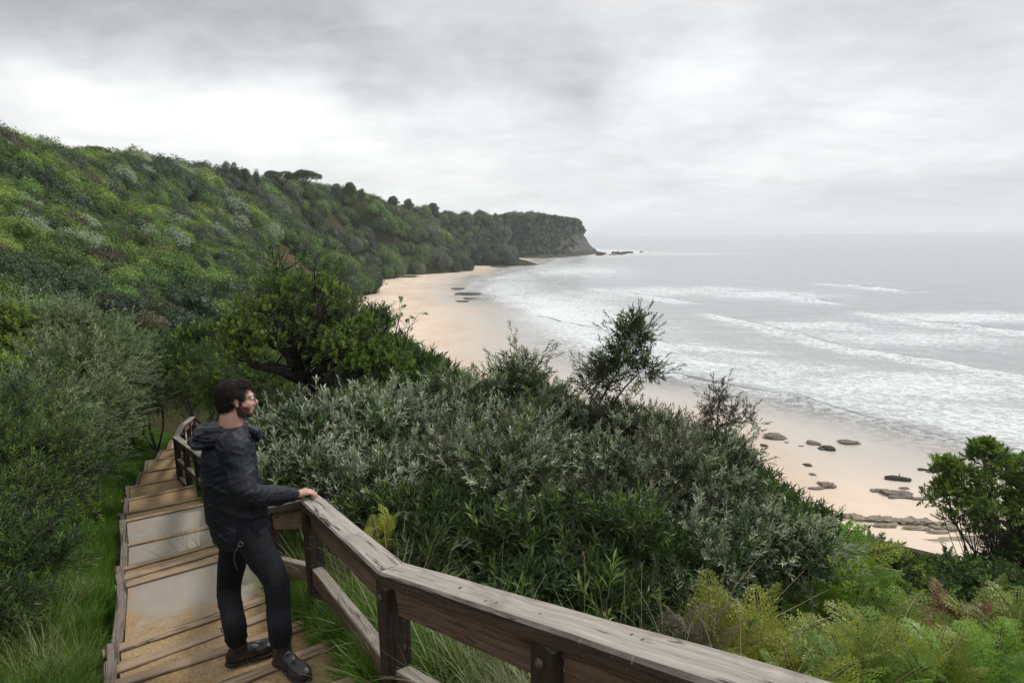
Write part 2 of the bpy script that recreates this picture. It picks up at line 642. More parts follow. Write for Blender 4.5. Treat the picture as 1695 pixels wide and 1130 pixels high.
hx = np.concatenate([geo_space(-420, 0, 190, 6)[:-1], geo_space(0, 150, 110, 6)])
hy = np.concatenate([geo_space(-40, 0, 30, 6)[:-1], geo_space(0, 1000, 280, 6)])
me = grid_mesh('hillside', hx, hy, ground_z, [M_SOIL], keep=lambda v: v[:, 2] > -3)
co = np.empty(len(me.vertices) * 3, dtype=np.float32); me.vertices.foreach_get('co', co); co = co.reshape(-1, 3)
bar = np.clip(scar(co[:, :2].astype(float)) * 2.5, 0, 1)
me.attributes.new('bare', 'FLOAT', 'POINT').data.foreach_set('value', bar.astype(np.float32))
tag(link('hillside', me), kind='structure')

# ------------------------------------------------------------------ beach
mt, T, out = new_mat('beach_sand')
bs = T.n('ShaderNodeBsdfPrincipled')
g = T.n('ShaderNodeNewGeometry')
at = T.n('ShaderNodeAttribute', attribute_name='wet')
dr = T.n('ShaderNodeAttribute', attribute_name='dune')
s1 = T.noise(T.mapping(g.outputs['Position'], (1, .45, 1), rot=(0, 0, .5)), .09, 7, .62, .4)
s2 = T.noise(g.outputs['Position'], 2.2, 6, .7)
dry = T.mix(s2, (.66, .52, .395), (.79, .635, .49))
dry = T.mix(T.ramp(s1, [(.36, 0), (.66, 1)]), T.mix(s2, (.55, .42, .31), (.66, .52, .40)), (.82, .67, .53))
wet = T.mix(s1, (.42, .375, .325), (.60, .545, .49))
wf = T.math('ADD', at.outputs['Fac'], T.math('MULTIPLY', T.math('SUBTRACT', s1, .5), 1.1), clamp=True)
col = T.mix(wf, dry, wet)
gn = T.noise(g.outputs['Position'], .5, 6, .7)
df = T.math('MULTIPLY', dr.outputs['Fac'], T.ramp(gn, [(.35, .3), (.6, 1)]))
col = T.mix(df, col, (.34, .31, .15))
# strand line of weed and footprints
vor = T.noise(g.outputs['Position'], 1.3, 8, .75)
col = T.mix(T.ramp(vor, [(.66, 0), (.74, .5)]), col, (.28, .21, .14))
T.l(col, bs.inputs['Base Color'])
T.l(T.math('SUBTRACT', .85, T.math('MULTIPLY', wf, .62)), bs.inputs['Roughness'])
b = T.n('ShaderNodeBump'); b.inputs['Strength'].default_value = .5; b.inputs['Distance'].default_value = .08
T.l(T.noise(g.outputs['Position'], 1.2, 6, .7), b.inputs['Height']); T.l(b.outputs[0], bs.inputs['Normal'])
T.l(bs.outputs[0], out.inputs[0])
M_SAND = mt
bx = np.linspace(-95, 115, 330)
by = np.concatenate([geo_space(8, 620, 300, 60)])
def bz_(q):
    z, d = beach_z(q)
    return z + fbm(np.column_stack([q / 7, np.zeros(len(q))]), 3, 21) * .06 * np.clip(np.abs(d) / 6, 0, 1)
me = grid_mesh('beach', bx, by, bz_, [M_SAND])
co = np.empty(len(me.vertices) * 3, dtype=np.float32); me.vertices.foreach_get('co', co); co = co.reshape(-1, 3).astype(float)
_, d = beach_z(co[:, :2])
far = np.clip(co[:, 1] / 300, 0, 1)
wetv = 1 - np.clip((d + fbm(co * .08, 3, 4) * 5) / (13 + far * 10), 0, 1)
me.attributes.new('wet', 'FLOAT', 'POINT').data.foreach_set('value', wetv.astype(np.float32))
dt, st_, _ = seg_dist(co[:, :2], TOE)
dun = np.clip(1 - (dt + fbm(co * .1, 3, 8) * 4) / 11, 0, 1) * (co[:, 1] > 130)
me.attributes.new('dune', 'FLOAT', 'POINT').data.foreach_set('value', dun.astype(np.float32))
tag(link('beach', me), kind='structure')

# ------------------------------------------------------------------ sea
CREST = [  # photographed crest lines: pixels, height, width
    ([(1190, 522), (1230, 530), (1300, 549), (1400, 574), (1500, 590), (1600, 607), (1700, 622), (1800, 634)], .55, 1.5),
    ([(1080, 607), (1180, 633), (1290, 650), (1340, 664), (1450, 694), (1540, 718), (1620, 742), (1700, 766)], .34, .9),
    ([(1240, 640), (1300, 652), (1350, 668), (1380, 674)], .30, .8),
    ([(1460, 520), (1530, 532), (1600, 540), (1700, 548), (1800, 552)], .75, 2.0),
    ([(1500, 529), (1540, 526)], .4, 1.4),
    ([(1295, 484), (1330, 492), (1370, 498)], .9, 2.8),
    ([(1000, 478), (1060, 488), (1130, 497)], .6, 2.4),
    ([(880, 520), (920, 530), (960, 539), (1040, 550), (1100, 566), (1160, 572)], .45, 1.5),
    ([(1390, 470), (1440, 474), (1490, 479)], .8, 3.0),
    ([(1200, 476), (1245, 479)], .7, 2.6),
    ([(1160, 596), (1200, 601)], .3, 1.1),
    ([(1100, 617), (1150, 622), (1230, 640)], .25, .8),
    ([(1170, 576), (1240, 580)], .3, 1.0),
    ([(1040, 655), (1120, 672), (1200, 690), (1290, 702)], .10, .6),
    ([(1180, 409), (1300, 408), (1380, 409)], .5, 6),
]
sx = np.unique(np.concatenate([np.linspace(-30, 120, 620), np.linspace(120, 700, 150), np.linspace(-600, -30, 30), geo_space(700, 30000, 22, 400), -geo_space(600, 20000, 12, 400)]))
sy = np.unique(np.concatenate([np.linspace(-200, 30, 12), geo_space(30, 700, 900, 90), geo_space(700, 40000, 60, 600)]))
gx, gy = np.meshgrid(sx, sy)
q = np.column_stack([gx.ravel(), gy.ravel()])
zz = np.zeros(len(q))
dist = np.sqrt((q ** 2).sum(1))
p3 = np.column_stack([q, np.zeros(len(q))])
amp = np.clip(dist / 50, .5, 1) * (dist < 900)
near_amp = np.clip((np.abs(q[:, 0]) < 400), 0, 1)
zz += (vnoise(np.column_stack([q[:, 0] / 9 + q[:, 1] / 14, q[:, 1] / 5 - q[:, 0] / 11, zz]), 2) * .13 +
       fbm(p3 / 2.2, 3, 6) * .07) * amp * near_amp
_, wd = beach_z(q)
offs = -wd
zz *= np.clip(offs / 10, .12, 1)
foam = np.zeros(len(q)); face = np.zeros(len(q))
for pts, hgt, wid in CREST:
    pl = [tuple(PZ(*a, .2)[:2]) for a in pts]
    wob = fbm(p3 / 6, 3, 31) * 1.1 * wid * .5
    dd, ss, _ = seg_dist(q, pl)
    s = dd * -ss + wob                          # + seaward
    # distance beyond the ends
    e = np.minimum(((q - pl[0]) ** 2).sum(1), ((q - pl[-1]) ** 2).sum(1)) ** .5
    fade = np.clip(e / (wid * 4), .15, 1)
    prof = np.where(s < 0, np.exp(-(s / (wid * .42)) ** 2), np.exp(-(s / (wid * 1.5)) ** 2))
    lim = (dd < wid * 7)
    mod = .55 + .45 * vnoise(p3 / 5.0, 77)
    zz += 1.25 * hgt * prof * fade * lim * mod
    face = np.maximum(face, np.exp(-((s + wid * .32) / (wid * .50)) ** 2) * fade * lim * np.clip(mod * 1.6 + .15, 0, 1))
    foam = np.maximum(foam, np.where(s > wid * .05, np.exp(-((s - wid * .05) / (wid * 3.5)) ** 2), 0) * lim * (.60 - .25 * np.clip((q[:, 1] - 150) / 150, 0, 1)))
# surf zone foam cover
near_f = np.exp(-((offs - 16) / 26) ** 2) * .40
wash = np.exp(-(offs / 9) ** 2) * 1.0
bayw = np.clip(1 - np.sqrt(((q[:, 0] - 6) / 34) ** 2 + ((q[:, 1] - 150) / 90) ** 2), 0, 1) * 1.0
bay2 = np.clip(1 - np.sqrt(((q[:, 0] - 30) / 60) ** 2 + ((q[:, 1] - 360) / 130) ** 2), 0, 1) * .7
for (px, py, rx, ry, a_) in [(1100, 482, 40, 22, .7), (1270, 488, 22, 16, .8), (1600, 525, 26, 10, .9), (1500, 560, 26, 12, .7), (1350, 540, 20, 9, .75), (1500, 640, 22, 11, .85),
                             (1300, 610, 16, 8, .6), (1650, 700, 16, 10, .8), (1080, 590, 14, 9, .5), (960, 490, 30, 30, .55), (1120, 420, 80, 60, .7), (1250, 406, 120, 30, .8), (900, 440, 40, 60, .6)]:
    c = PZ(px, py, 0)
    foam = np.maximum(foam, .62 * a_ * np.exp(-(((q[:, 0] - c.x) / rx) ** 2 + ((q[:, 1] - c.y) / ry) ** 2)))
patch = .5 + .5 * fbm(p3 / 30, 3, 55)
foam = np.maximum(foam, near_f * (.6 + .5 * patch))
foam = np.maximum(foam, bayw)
foam = np.maximum(foam, bay2 * (.4 + .8 * patch))
foam *= np.clip(1.15 - dist / 1400, 0, 1)
foam = np.clip(np.maximum(foam, wash * .55), 0, 1)
foam *= 1 - .95 * face
shal = np.clip(offs / (8.0 + 7 * np.exp(-((q[:, 0] - 14) / 26) ** 2) + 3 * vnoise(p3 / 9, 91)), 0, 1)
idx = np.arange(len(q)).reshape(len(sy), len(sx))
f = np.stack([idx[:-1, :-1], idx[:-1, 1:], idx[1:, 1:], idx[1:, :-1]], -1).reshape(-1, 4)
keep = (offs > -14)
f = f[keep[f].any(1)]
mt, T, out = new_mat('sea_water')
g = T.n('ShaderNodeNewGeometry')
cd = T.n('ShaderNodeAttribute', attribute_name='foam')
sh = T.n('ShaderNodeAttribute', attribute_name='shallow')
dep = T.n('ShaderNodeAttribute', attribute_name='offshore')
pos = g.outputs['Position']
wv = T.mapping(pos, (1, 1.0, 1), rot=(0, 0, .45))
warpn = T.noise(wv, .8, 3, .6, out=1)
vadd = T.n('ShaderNodeVectorMath', operation='MULTIPLY_ADD')
T.l(warpn, vadd.inputs[0]); vadd.inputs[1].default_value = (1.6, 1.6, 0); T.l(T.mapping(wv, (.62, 1.0, 1)), vadd.inputs[2])
vo = T.n('ShaderNodeTexVoronoi', feature='DISTANCE_TO_EDGE'); vo.inputs['Scale'].default_value = .95
T.l(vadd.outputs[0], vo.inputs['Vector'])
vo2 = T.n('ShaderNodeTexVoronoi', feature='DISTANCE_TO_EDGE'); vo2.inputs['Scale'].default_value = 2.3
T.l(vadd.outputs[0], vo2.inputs['Vector'])
lace = T.math('MINIMUM', vo.outputs['Distance'], T.math('MULTIPLY', vo2.outputs['Distance'], 1.3))
fn = T.noise(T.mapping(wv, (.5, 1.0, 1)), 1.6, 6, .72)
fn2 = T.noise(T.mapping(wv, (.5, 1.3, 1)), .22, 7, .66)
cover = T.math('ADD', cd.outputs['Fac'], T.math('MULTIPLY', T.math('SUBTRACT', fn2, .5), .85), clamp=True)
fcv = T.n('ShaderNodeAttribute', attribute_name='face')
cover = T.math('MULTIPLY', cover, T.math('SUBTRACT', 1, T.ramp(fcv.outputs['Fac'], [(.15, 0), (.5, 1)])))
l1 = T.math('SUBTRACT', T.math('MULTIPLY', cover, .34), lace)
l2 = T.math('ADD', l1, T.math('MULTIPLY', T.math('SUBTRACT', fn, .5), .75))
fmask = T.ramp(T.math('ADD', T.math('MULTIPLY', l2, 2.6), .12), [(0, 0), (.5, 1)])
fmask = T.math('MULTIPLY', fmask, T.ramp(cover, [(.05, 0), (.35, 1)]))
film = T.ramp(cover, [(.45, 0), (.75, .25), (1, .85)])
fmask = T.math('MAXIMUM', fmask, film)
wat = T.n('ShaderNodeBsdfPrincipled')
wcol = T.mix(dep.outputs['Fac'], (.42, .425, .41), (.355, .385, .39))
fc = T.n('ShaderNodeAttribute', attribute_name='face')
wcol = T.mix(T.math('MULTIPLY', fc.outputs['Fac'], .85), wcol, (.055, .08, .07))  # wave fronts coloured darker, standing in for the weaker sky reflection there
T.l(wcol, wat.inputs['Base Color'])
wat.inputs['Roughness'].default_value = .22
wat.inputs['IOR'].default_value = 1.33
bw = T.n('ShaderNodeBump'); bw.inputs['Strength'].default_value = .55; bw.inputs['Distance'].default_value = .22
hb = T.math('ADD', T.noise(T.mapping(wv, (.45, 1.3, 1)), .9, 7, .62), T.math('MULTIPLY', fmask, .12))
T.l(hb, bw.inputs['Height']); T.l(bw.outputs[0], wat.inputs['Normal'])
fo = T.n('ShaderNodeBsdfPrincipled'); fo.inputs['Roughness'].default_value = .9; fo.inputs['Base Color'].default_value = (.80, .82, .83, 1)
T.l(bw.outputs[0], fo.inputs['Normal'])
m1 = T.n('ShaderNodeMixShader'); T.l(T.math('MULTIPLY', fmask, .92), m1.inputs[0]); T.l(wat.outputs[0], m1.inputs[1]); T.l(fo.outputs[0], m1.inputs[2])
tp = T.n('ShaderNodeBsdfTransparent')
m2 = T.n('ShaderNodeMixShader')
alpha = T.math('MAXIMUM', T.ramp(sh.outputs['Fac'], [(0, 0), (.2, .22), (.6, .6), (1, 1)]), T.math('MULTIPLY', fmask, T.ramp(sh.outputs['Fac'], [(0, .0), (.3, .35), (.75, .95)])))
T.l(alpha, m2.inputs[0]); T.l(tp.outputs[0], m2.inputs[1]); T.l(m1.outputs[0], m2.inputs[2])
T.l(m2.outputs[0], out.inputs[0])
me = mesh_np('sea', np.column_stack([q, zz + .02]), f, [mt], smooth=True)
for nm, arr in (('foam', foam), ('face', face), ('shallow', np.where(keep, shal, 0)), ('offshore', np.clip(offs / 60, 0, 1))):
    me.attributes.new(nm, 'FLOAT', 'POINT').data.foreach_set('value', arr.astype(np.float32))
tag(link('sea', me), kind='structure')

# ------------------------------------------------------------------ headland cliff
mt, T, out = new_mat('cliff_rock')
bs = T.n('ShaderNodeBsdfPrincipled'); bs.inputs['Roughness'].default_value = .9; bs.inputs['Specular IOR Level'].default_value = .2
g = T.n('ShaderNodeNewGeometry')
sp = T.n('ShaderNodeSeparateXYZ'); T.l(g.outputs['Position'], sp.inputs[0])
st1 = T.noise(T.mapping(g.outputs['Position'], (.03, .03, .40), rot=(.06, .10, 0)), 1.0, 7, .72, .6)
n3 = T.noise(g.outputs['Position'], .12, 6, .65)
grey = T.mix(T.ramp(st1, [(.35, 0), (.65, 1)]), (.055, .058, .052), (.135, .13, .115))
och = T.mix(T.ramp(n3, [(.35, 0), (.65, 1)]), (.19, .115, .07), (.28, .18, .12))
hgt = T.math('ADD', sp.outputs[2], T.math('MULTIPLY', T.math('SUBTRACT', n3, .5), 14))
xm = T.ramp(T.math('MULTIPLY', T.math('ADD', sp.outputs[0], T.math('MULTIPLY', n3, 20)), 1 / 100), [(.70, 0), (.82, 1)])
col = T.mix(T.math('MULTIPLY', xm, T.ramp(T.math('MULTIPLY', hgt, 1 / 40), [(.55, 0), (.72, 1)])), grey, och)
wetb = T.ramp(T.math('MULTIPLY', hgt, 1 / 40), [(.03, 1), (.12, 0)])
col = T.mix(wetb, col, (.05, .05, .045))
T.l(col, bs.inputs['Base Color'])
b = T.n('ShaderNodeBump'); b.inputs['Strength'].default_value = 1; b.inputs['Distance'].default_value = 1.2
T.l(T.math('ADD', st1, n3), b.inputs['Height']); T.l(b.outputs[0], bs.inputs['Normal'])
T.l(bs.outputs[0], out.inputs[0])
M_CLIFF = mt
base = [(-60, 470), (-30, 520), (-10, 545), (12, 528), (30, 535), (52, 560), (68, 582), (80, 604), (90, 624), (98, 655), (102, 690), (100, 740), (100, 800), (60, 860)]
# resample
bp = [Vector((x, y, 0)) for x, y in base]
rs = []
for i in range(len(bp) - 1):
    L = (bp[i + 1] - bp[i]).length
    n = max(2, int(L / 2.2))
    for j in range(n):
        rs.append(bp[i].lerp(bp[i + 1], j / n))
prof = [(-3, -4.0), (-1, .3), (2, 1.2), (6, 2.2), (7, 4.0), (10, 6.5), (13, 10), (14, 12), (15.5, 14.5), (16, 17), (17.5, 18.5), (18, 22), (19.2, 24), (19.8, 28), (21, 30), (22, 33.5), (24, 35.2), (28, 35.9), (40, 36.5), (60, 36.0)]
vs = []
for i, pnt in enumerate(rs):
    a = rs[max(i - 3, 0)]; c = rs[min(i + 3, len(rs) - 1)]
    d = (c - a).normalized(); inn = Vector((-d.y, d.x, 0))
    for (o_, h_) in prof:
        tip = min(max((pnt.x - 50) / 40, 0), 1)
        o2 = o_ * (1 + .12 * tip)
        h2 = h_ - tip * max(0, (h_ - 26)) * .12
        vs.append((pnt.x + inn.x * o2, pnt.y + inn.y * o2, h2))
vs = np.array(vs)
hh = vs[:, 2].copy()
amp = np.clip(hh / 4, 0.1, 1) * np.clip((36.3 - hh) / 3, .1, 1)
nrm = fbm(vs / np.array([9, 9, 14]), 4, 12) * 3.2 + fbm(vs / np.array([30, 30, 1.6]), 3, 19) * 1.6
cen = np.array([20.0, 700.0, 0])
dirr = vs - cen; dirr[:, 2] = 0; dirr /= np.linalg.norm(dirr, axis=1)[:, None]
vs = vs + dirr * (nrm * amp)[:, None]
vs[:, 2] += fbm(vs / 8, 3, 23) * .9 * amp - np.clip((vs[:, 0] - 60) / 70, 0, 1) * 1.5 * (hh > 30)
CLIFFV = vs.copy()
npf = len(prof); nr = len(rs)
idx = np.arange(nr * npf).reshape(nr, npf)
f = np.stack([idx[:-1, :-1], idx[1:, :-1], idx[1:, 1:], idx[:-1, 1:]], -1).reshape(-1, 4)
tag(link('headland_cliff', mesh_np('headland_cliff', vs, f, [M_CLIFF])), kind='structure')
# ------------------------------------------------------------------ weathered timber


def wood_mat(name, top, top2, side, side2, grain=1.0, lichen=.5, crack=1.0, rough=.8, rot=None):
    """long grain runs along the local X axis of each board; upward faces have greyed in the weather"""
    mt, T, out = new_mat(name)
    bs = T.n('ShaderNodeBsdfPrincipled')
    tc = T.n('ShaderNodeTexCoord')
    oi = T.n('ShaderNodeObjectInfo')
    off = T.n('ShaderNodeVectorMath', operation='ADD')
    T.l(tc.outputs['Object'], off.inputs[0])
    cb = T.n('ShaderNodeCombineXYZ')
    T.l(T.math('MULTIPLY', oi.outputs['Random'], 37), cb.inputs[0]); T.l(T.math('MULTIPLY', oi.outputs['Random'], 11), cb.inputs[2])
    T.l(cb.outputs[0], off.inputs[1])
    v = off.outputs[0]
    n_knot = T.noise(v, 3.0, 2, .5, out=1)
    va = T.n('ShaderNodeVectorMath', operation='MULTIPLY_ADD')
    T.l(n_knot, va.inputs[0]); va.inputs[1].default_value = (0, .035, .035); T.l(v, va.inputs[2])
    gr = T.noise(T.mapping(va.outputs[0], (2.2, 70 * grain, 70 * grain)), 1.0, 6, .62)
    gr2 = T.noise(T.mapping(va.outputs[0], (6, 260 * grain, 260 * grain)), 1.0, 3, .6)
    ck = T.noise(T.mapping(va.outputs[0], (1.3, 26 * grain, 26 * grain)), 1.0, 4, .75, .6)
    crk = T.ramp(ck, [(.39, 1), (.43, 0)])
    blot = T.noise(v, 5, 6, .65)
    topc = T.mix(T.ramp(gr, [(.3, 0), (.7, 1)]), top, top2)
    topc = T.mix(T.ramp(blot, [(.55, 0), (.75, .6)]), topc, (top[0] * .45, top[1] * .42, top[2] * .4))
    sidec = T.mix(T.ramp(gr, [(.3, 0), (.7, 1)]), side, side2)
    lic = T.noise(T.mapping(v, (1, 2.2, 2.2) if rot else (1, 1, 1)), 34, 3, .7)
    lmask = T.math('MULTIPLY', T.ramp(lic, [(.66, 0), (.69, 1)]), T.ramp(T.noise(v, 4, 2, .5), [(.45, 0), (.6, lichen)]))
    sidec = T.mix(lmask, sidec, (.42, .40, .33))
    nrm = T.n('ShaderNodeNewGeometry')
    sp = T.n('ShaderNodeSeparateXYZ'); T.l(nrm.outputs['Normal'], sp.inputs[0])
    up = T.ramp(T.math('ADD', sp.outputs[2], T.math('MULTIPLY', T.math('SUBTRACT', blot, .5), .5)), [(.45, 0), (.75, 1)])
    col = T.mix(up, sidec, topc)
    col = T.mix(T.math('MULTIPLY', crk, .8 * crack), col, (.018, .014, .01))
    T.l(col, bs.inputs['Base Color'])
    bs.inputs['Roughness'].default_value = rough
    bs.inputs['Specular IOR Level'].default_value = .35
    b = T.n('ShaderNodeBump'); b.inputs['Strength'].default_value = .8; b.inputs['Distance'].default_value = .004
    hgt = T.math('SUBTRACT', T.math('ADD', gr, T.math('MULTIPLY', gr2, .5)), T.math('MULTIPLY', crk, 1.6 * crack))
    T.l(hgt, b.inputs['Height']); T.l(b.outputs[0], bs.inputs['Normal'])
    T.l(bs.outputs[0], out.inputs[0])
    return mt


M_CAP = wood_mat('rail_wood_grey', (.25, .215, .18), (.50, .455, .405), (.035, .022, .015), (.085, .058, .042), lichen=.6)
M_BEAM = wood_mat('rail_wood_brown', (.20, .17, .14), (.36, .32, .27), (.075, .045, .03), (.20, .135, .10), lichen=.7, crack=.7)
M_POST = wood_mat('post_wood_dark', (.12, .10, .08), (.25, .22, .19), (.016, .011, .009), (.05, .034, .026), lichen=1.0)
M_SLEEP = wood_mat('sleeper_wood', (.25, .18, .115), (.42, .31, .20), (.09, .06, .045), (.20, .14, .10), lichen=.3, crack=1)
M_EDGE = wood_mat('edge_wood', (.13, .105, .085), (.26, .215, .175), (.06, .045, .035), (.15, .115, .09), lichen=.4)
M_BOLT = plain_mat('rusted_bolt', (.10, .09, .085), .45, (.17, .12, .09), 60, .4, 80, metal=.7)


def board(name, a, b, w, h, mat, parent=None, up=Vector((0, 0, 1)), bev=.006, wob=.004, segs=None, level=False, twist=0):
    """a sawn timber from a to b (centre line of its top face); w across, h thick; local X runs along it"""
    a = Vector(a); b = Vector(b)
    x = (b - a); L = x.length; x.normalize()
    y = up.cross(x).normalized()
    zz_ = x.cross(y).normalized()
    seg = segs or max(2, int(L / .12))
    hw, hh_ = w / 2, h
    bv = min(bev, w * .2, h * .2)
    sec = [(-hw + bv, 0), (-hw * .33, 0), (hw * .33, 0), (hw - bv, 0), (hw, -bv), (hw, -hh_ * .5), (hw, -hh_ + bv), (hw - bv, -hh_), (-hw + bv, -hh_), (-hw, -hh_ + bv), (-hw, -hh_ * .5), (-hw, -bv)]
    vs = []
    sd_ = random.random() * 50
    for i in range(seg + 1):
        t = i / seg * L
        for (yy, zc) in sec:
            vs.append((t, yy, zc))
    vs = np.array(vs)
    nz = fbm(vs * np.array([3, 14, 14]) + sd_, 3, 2)
    nz2 = fbm(vs * np.array([1.2, 3, 3]) + sd_ + 9, 2, 3)
    vs[:, 1] += nz * wob + nz2 * wob * 1.2
    vs[:, 2] += np.roll(nz, 5) * wob * .7 + nz2 * wob
    ns = len(sec)
    fs = []
    for i in range(seg):
        for k_ in range(ns):
            k2 = (k_ + 1) % ns
            fs.append((i * ns + k_, (i + 1) * ns + k_, (i + 1) * ns + k2, i * ns + k2))
    fs.append(tuple(range(ns))); fs.append(tuple(seg * ns + k_ for k_ in range(ns))[::-1])
    me = mesh_np(name, vs, fs, [mat], smooth=False)
    o = link(name, me, parent)
    M = Matrix((x, y, zz_)).transposed().to_4x4()
    M.translation = a
    if parent is not None:
        M = Matrix.Translation(parent.location).inverted() @ M
    o.matrix_local = M
    return o


def post(parent, x, y, z0, z1, w=.105, d=.105, az=0.0, name='post'):
    off = Vector((math.sin(az), math.cos(az), 0)) * (d / 2)
    return board(name, off + Vector((x, y, z0)), off + Vector((x, y, z1)), w, d, M_POST, parent, up=Vector((math.sin(az), math.cos(az), 0)), segs=10)

# ------------------------------------------------------------------ the stepped path
mt, T, out = new_mat('path_sand')
bs = T.n('ShaderNodeBsdfPrincipled'); bs.inputs['Specular IOR Level'].default_value = .3
g = T.n('ShaderNodeNewGeometry')
n1_ = T.noise(g.outputs['Position'], 2.0, 5, .6)
n2_ = T.noise(g.outputs['Position'], 60, 5, .75)
at = T.n('ShaderNodeAttribute', attribute_name='grey')
c = T.mix(T.ramp(n1_, [(.3, 0), (.7, 1)]), (.50, .345, .18), (.62, .45, .26))
c = T.mix(T.ramp(n2_, [(.35, 0), (.62, .8)]), (.28, .18, .09), c)
gy_ = T.mix(T.noise(g.outputs['Position'], 9, 4, .6), (.27, .23, .18), (.37, .325, .265))
gf = T.ramp(T.math('ADD', at.outputs['Fac'], T.math('MULTIPLY', T.math('SUBTRACT', T.noise(g.outputs['Position'], 3.2, 7, .68), .5), 2.0)), [(.40, 0), (.72, 1)])
T.l(T.mix(gf, c, gy_), bs.inputs['Base Color'])
T.l(T.math('SUBTRACT', .92, T.math('MULTIPLY', gf, .45)), bs.inputs['Roughness'])
b = T.n('ShaderNodeBump'); b.inputs['Distance'].default_value = .012
T.l(T.math('SUBTRACT', .9, T.math('MULTIPLY', gf, .8)), b.inputs['Strength'])
T.l(n2_, b.inputs['Height']); T.l(b.outputs[0], bs.inputs['Normal'])
T.l(bs.outputs[0], out.inputs[0])
M_PSAND = mt
path = empty('path', (0, 0, 0)); tag(path, kind='structure')
GREY = {len(back) + 3: .95, len(back) + 6: 1.5, len(back) + 7: 1.5}
vs = []; fs = []; gw = []
for i in range(1, len(LE)):
    zt = ZT[i]
    a0, b0 = LE[i - 1].copy(), RE[i - 1].copy()
    a1, b1 = LE[i].copy(), RE[i].copy()
    nu, nvv = 12, max(3, int((a1 - a0).length / .09))
    s0 = len(vs)
    for r_ in range(nvv + 1):
        for u in range(nu + 1):
            p_ = a0.lerp(a1, r_ / nvv).lerp(b0.lerp(b1, r_ / nvv), u / nu)
            vs.append((p_.x, p_.y, zt)); gw.append(GREY.get(i, 0) * (1.0 if GREY.get(i, 0) > 1 else min(1, 1.8 * r_ / nvv)) * min(1, .55 + .9 * min(u, nu - u) / 3))
    for r_ in range(nvv):
        for u in range(nu):
            k_ = s0 + r_ * (nu + 1) + u
            fs.append((k_, k_ + 1, k_ + nu + 2, k_ + nu + 1))
    # riser down to the next tread
    if i < len(LE) - 1:
        s1_ = len(vs)
        for (P_, z_) in ((a1, zt), (b1, zt), (b1, ZT[i + 1] - .02), (a1, ZT[i + 1] - .02)):
            vs.append((P_.x, P_.y, z_)); gw.append(0)
        fs.append((s1_, s1_ + 1, s1_ + 2, s1_ + 3))
v = np.array(vs)
v[:, 2] += fbm(v * 5, 3, 41) * .012 * (1 - np.clip(np.array(gw), 0, 1) * .8) - .012
me = mesh_np('tread_infill', v, fs, [M_PSAND], smooth=False)
me.attributes.new('grey', 'FLOAT', 'POINT').data.foreach_set('value', np.array(gw, dtype=np.float32))
link('sand_infill', me, path)
# timbers: a nosing at the far edge of each tread, more sleepers across the near ones, edging boards on the left
for i in range(4, len(LE)):
    a, b_ = LE[i], RE[i]
    ex = .05 + random.random() * .06
    d = (b_ - a).normalized()
    z = ZT[i] + .006
    fwd = (LE[i] - LE[i - 1]); fwd.z = 0; fwd.normalize()
    A = Vector((a.x, a.y, z)) - d * ex; B = Vector((b_.x, b_.y, z)) + d * (ex * .3)
    sk = random.uniform(-.05, .05)
    board('step_timber', A + fwd * sk - fwd * .05, B - fwd * sk - fwd * .05, .085, .14, M_SLEEP, path, wob=.007)
    if i in (len(back) + 4, len(back) + 5):
        mid = fwd * -.22
        board('step_timber', A + mid + fwd * sk, B + mid, .07, .1, M_SLEEP, path, wob=.006)
# the divider halfway through the near grey landing edge
for i in range(6, len(LE)):
    a0, a1 = LE[i - 1], LE[i]
    d = (RE[i] - LE[i]).normalized()
    o_ = d * -.045
    L = (a1 - a0).length
    f_ = (a1 - a0).normalized()
    board('edge_board', Vector((a0.x, a0.y, ZT[i] + .02)) + o_ + f_ * .02, Vector((a1.x, a1.y, ZT[i] + .02)) + o_ - f_ * .02, .07, .16, M_EDGE, path, wob=.006)
for (i) in (len(back) + 7, len(back) + 8, len(back) + 9, len(back)+10):
    d = (RE[i] - LE[i]).normalized()
    o_ = d * .03
    board('edge_board', Vector((RE[i - 1].x, RE[i - 1].y, ZT[i] + .01)) + o_, Vector((RE[i].x, RE[i].y, ZT[i] + .01)) + o_, .08, .14, M_EDGE, path, wob=.006)

# ------------------------------------------------------------------ timber fence on the seaward side
fence = empty('timber_fence', (-1.3, 3.62, 17.3))
tag(fence, 'weathered brown timber handrail fence with grey capping running down beside the stepped path', 'fence')
A_ = Vector((-.53, 2.40, 18.60))
B_ = Vector((-1.30, 3.63, 18.37))
s1d = Vector((math.sin(R_(38)), -math.cos(R_(38)), .307))
Z_ = A_ + s1d * 4.2                           # behind the camera
E_ = PY(325, 745, 9.6)
F_ = PY(291, 722, 11.8)
G_ = PY(301, 704, 13.8)
H_ = PY(319, 689, 16.0)
I_ = PY(338, 690, 18.2) + Vector((0, 0, -.35))


def rail_run(P, Q, capw=.13, capt=.06, beam=True, midw=.045, midh=.13, ext0=0, ext1=0):
    d = (Q - P).normalized()
    P2 = P - d * ext0; Q2 = Q + d * ext1
    up = Vector((0, 0, 1))
    side = d.cross(up).normalized()            # to the right of travel
    board('cap_rail', P2, Q2, capw, capt, M_CAP, fence, wob=.005, bev=.010)
    dn = Vector((0, 0, -capt - .003))
    L = (Q - P).length
    board('side_beam', P + dn + side * .0 + d * .055, Q + dn - d * .055, midw, .135, M_BEAM, fence, wob=.004)
    dm = Vector((0, 0, -.47))
    board('mid_rail', P + dm + d * .055, Q + dm - d * .055, .07, .11, M_BEAM, fence, wob=.004)
    dl = Vector((0, 0, -.86))
    board('low_rail', P + dl + d * .055, Q + dl - d * .055, .07, .11, M_BEAM, fence, wob=.004)


C_ = PY(452, 837, 4.85); D_ = C_.lerp(E_, .34); D2 = C_.lerp(E_, .67)
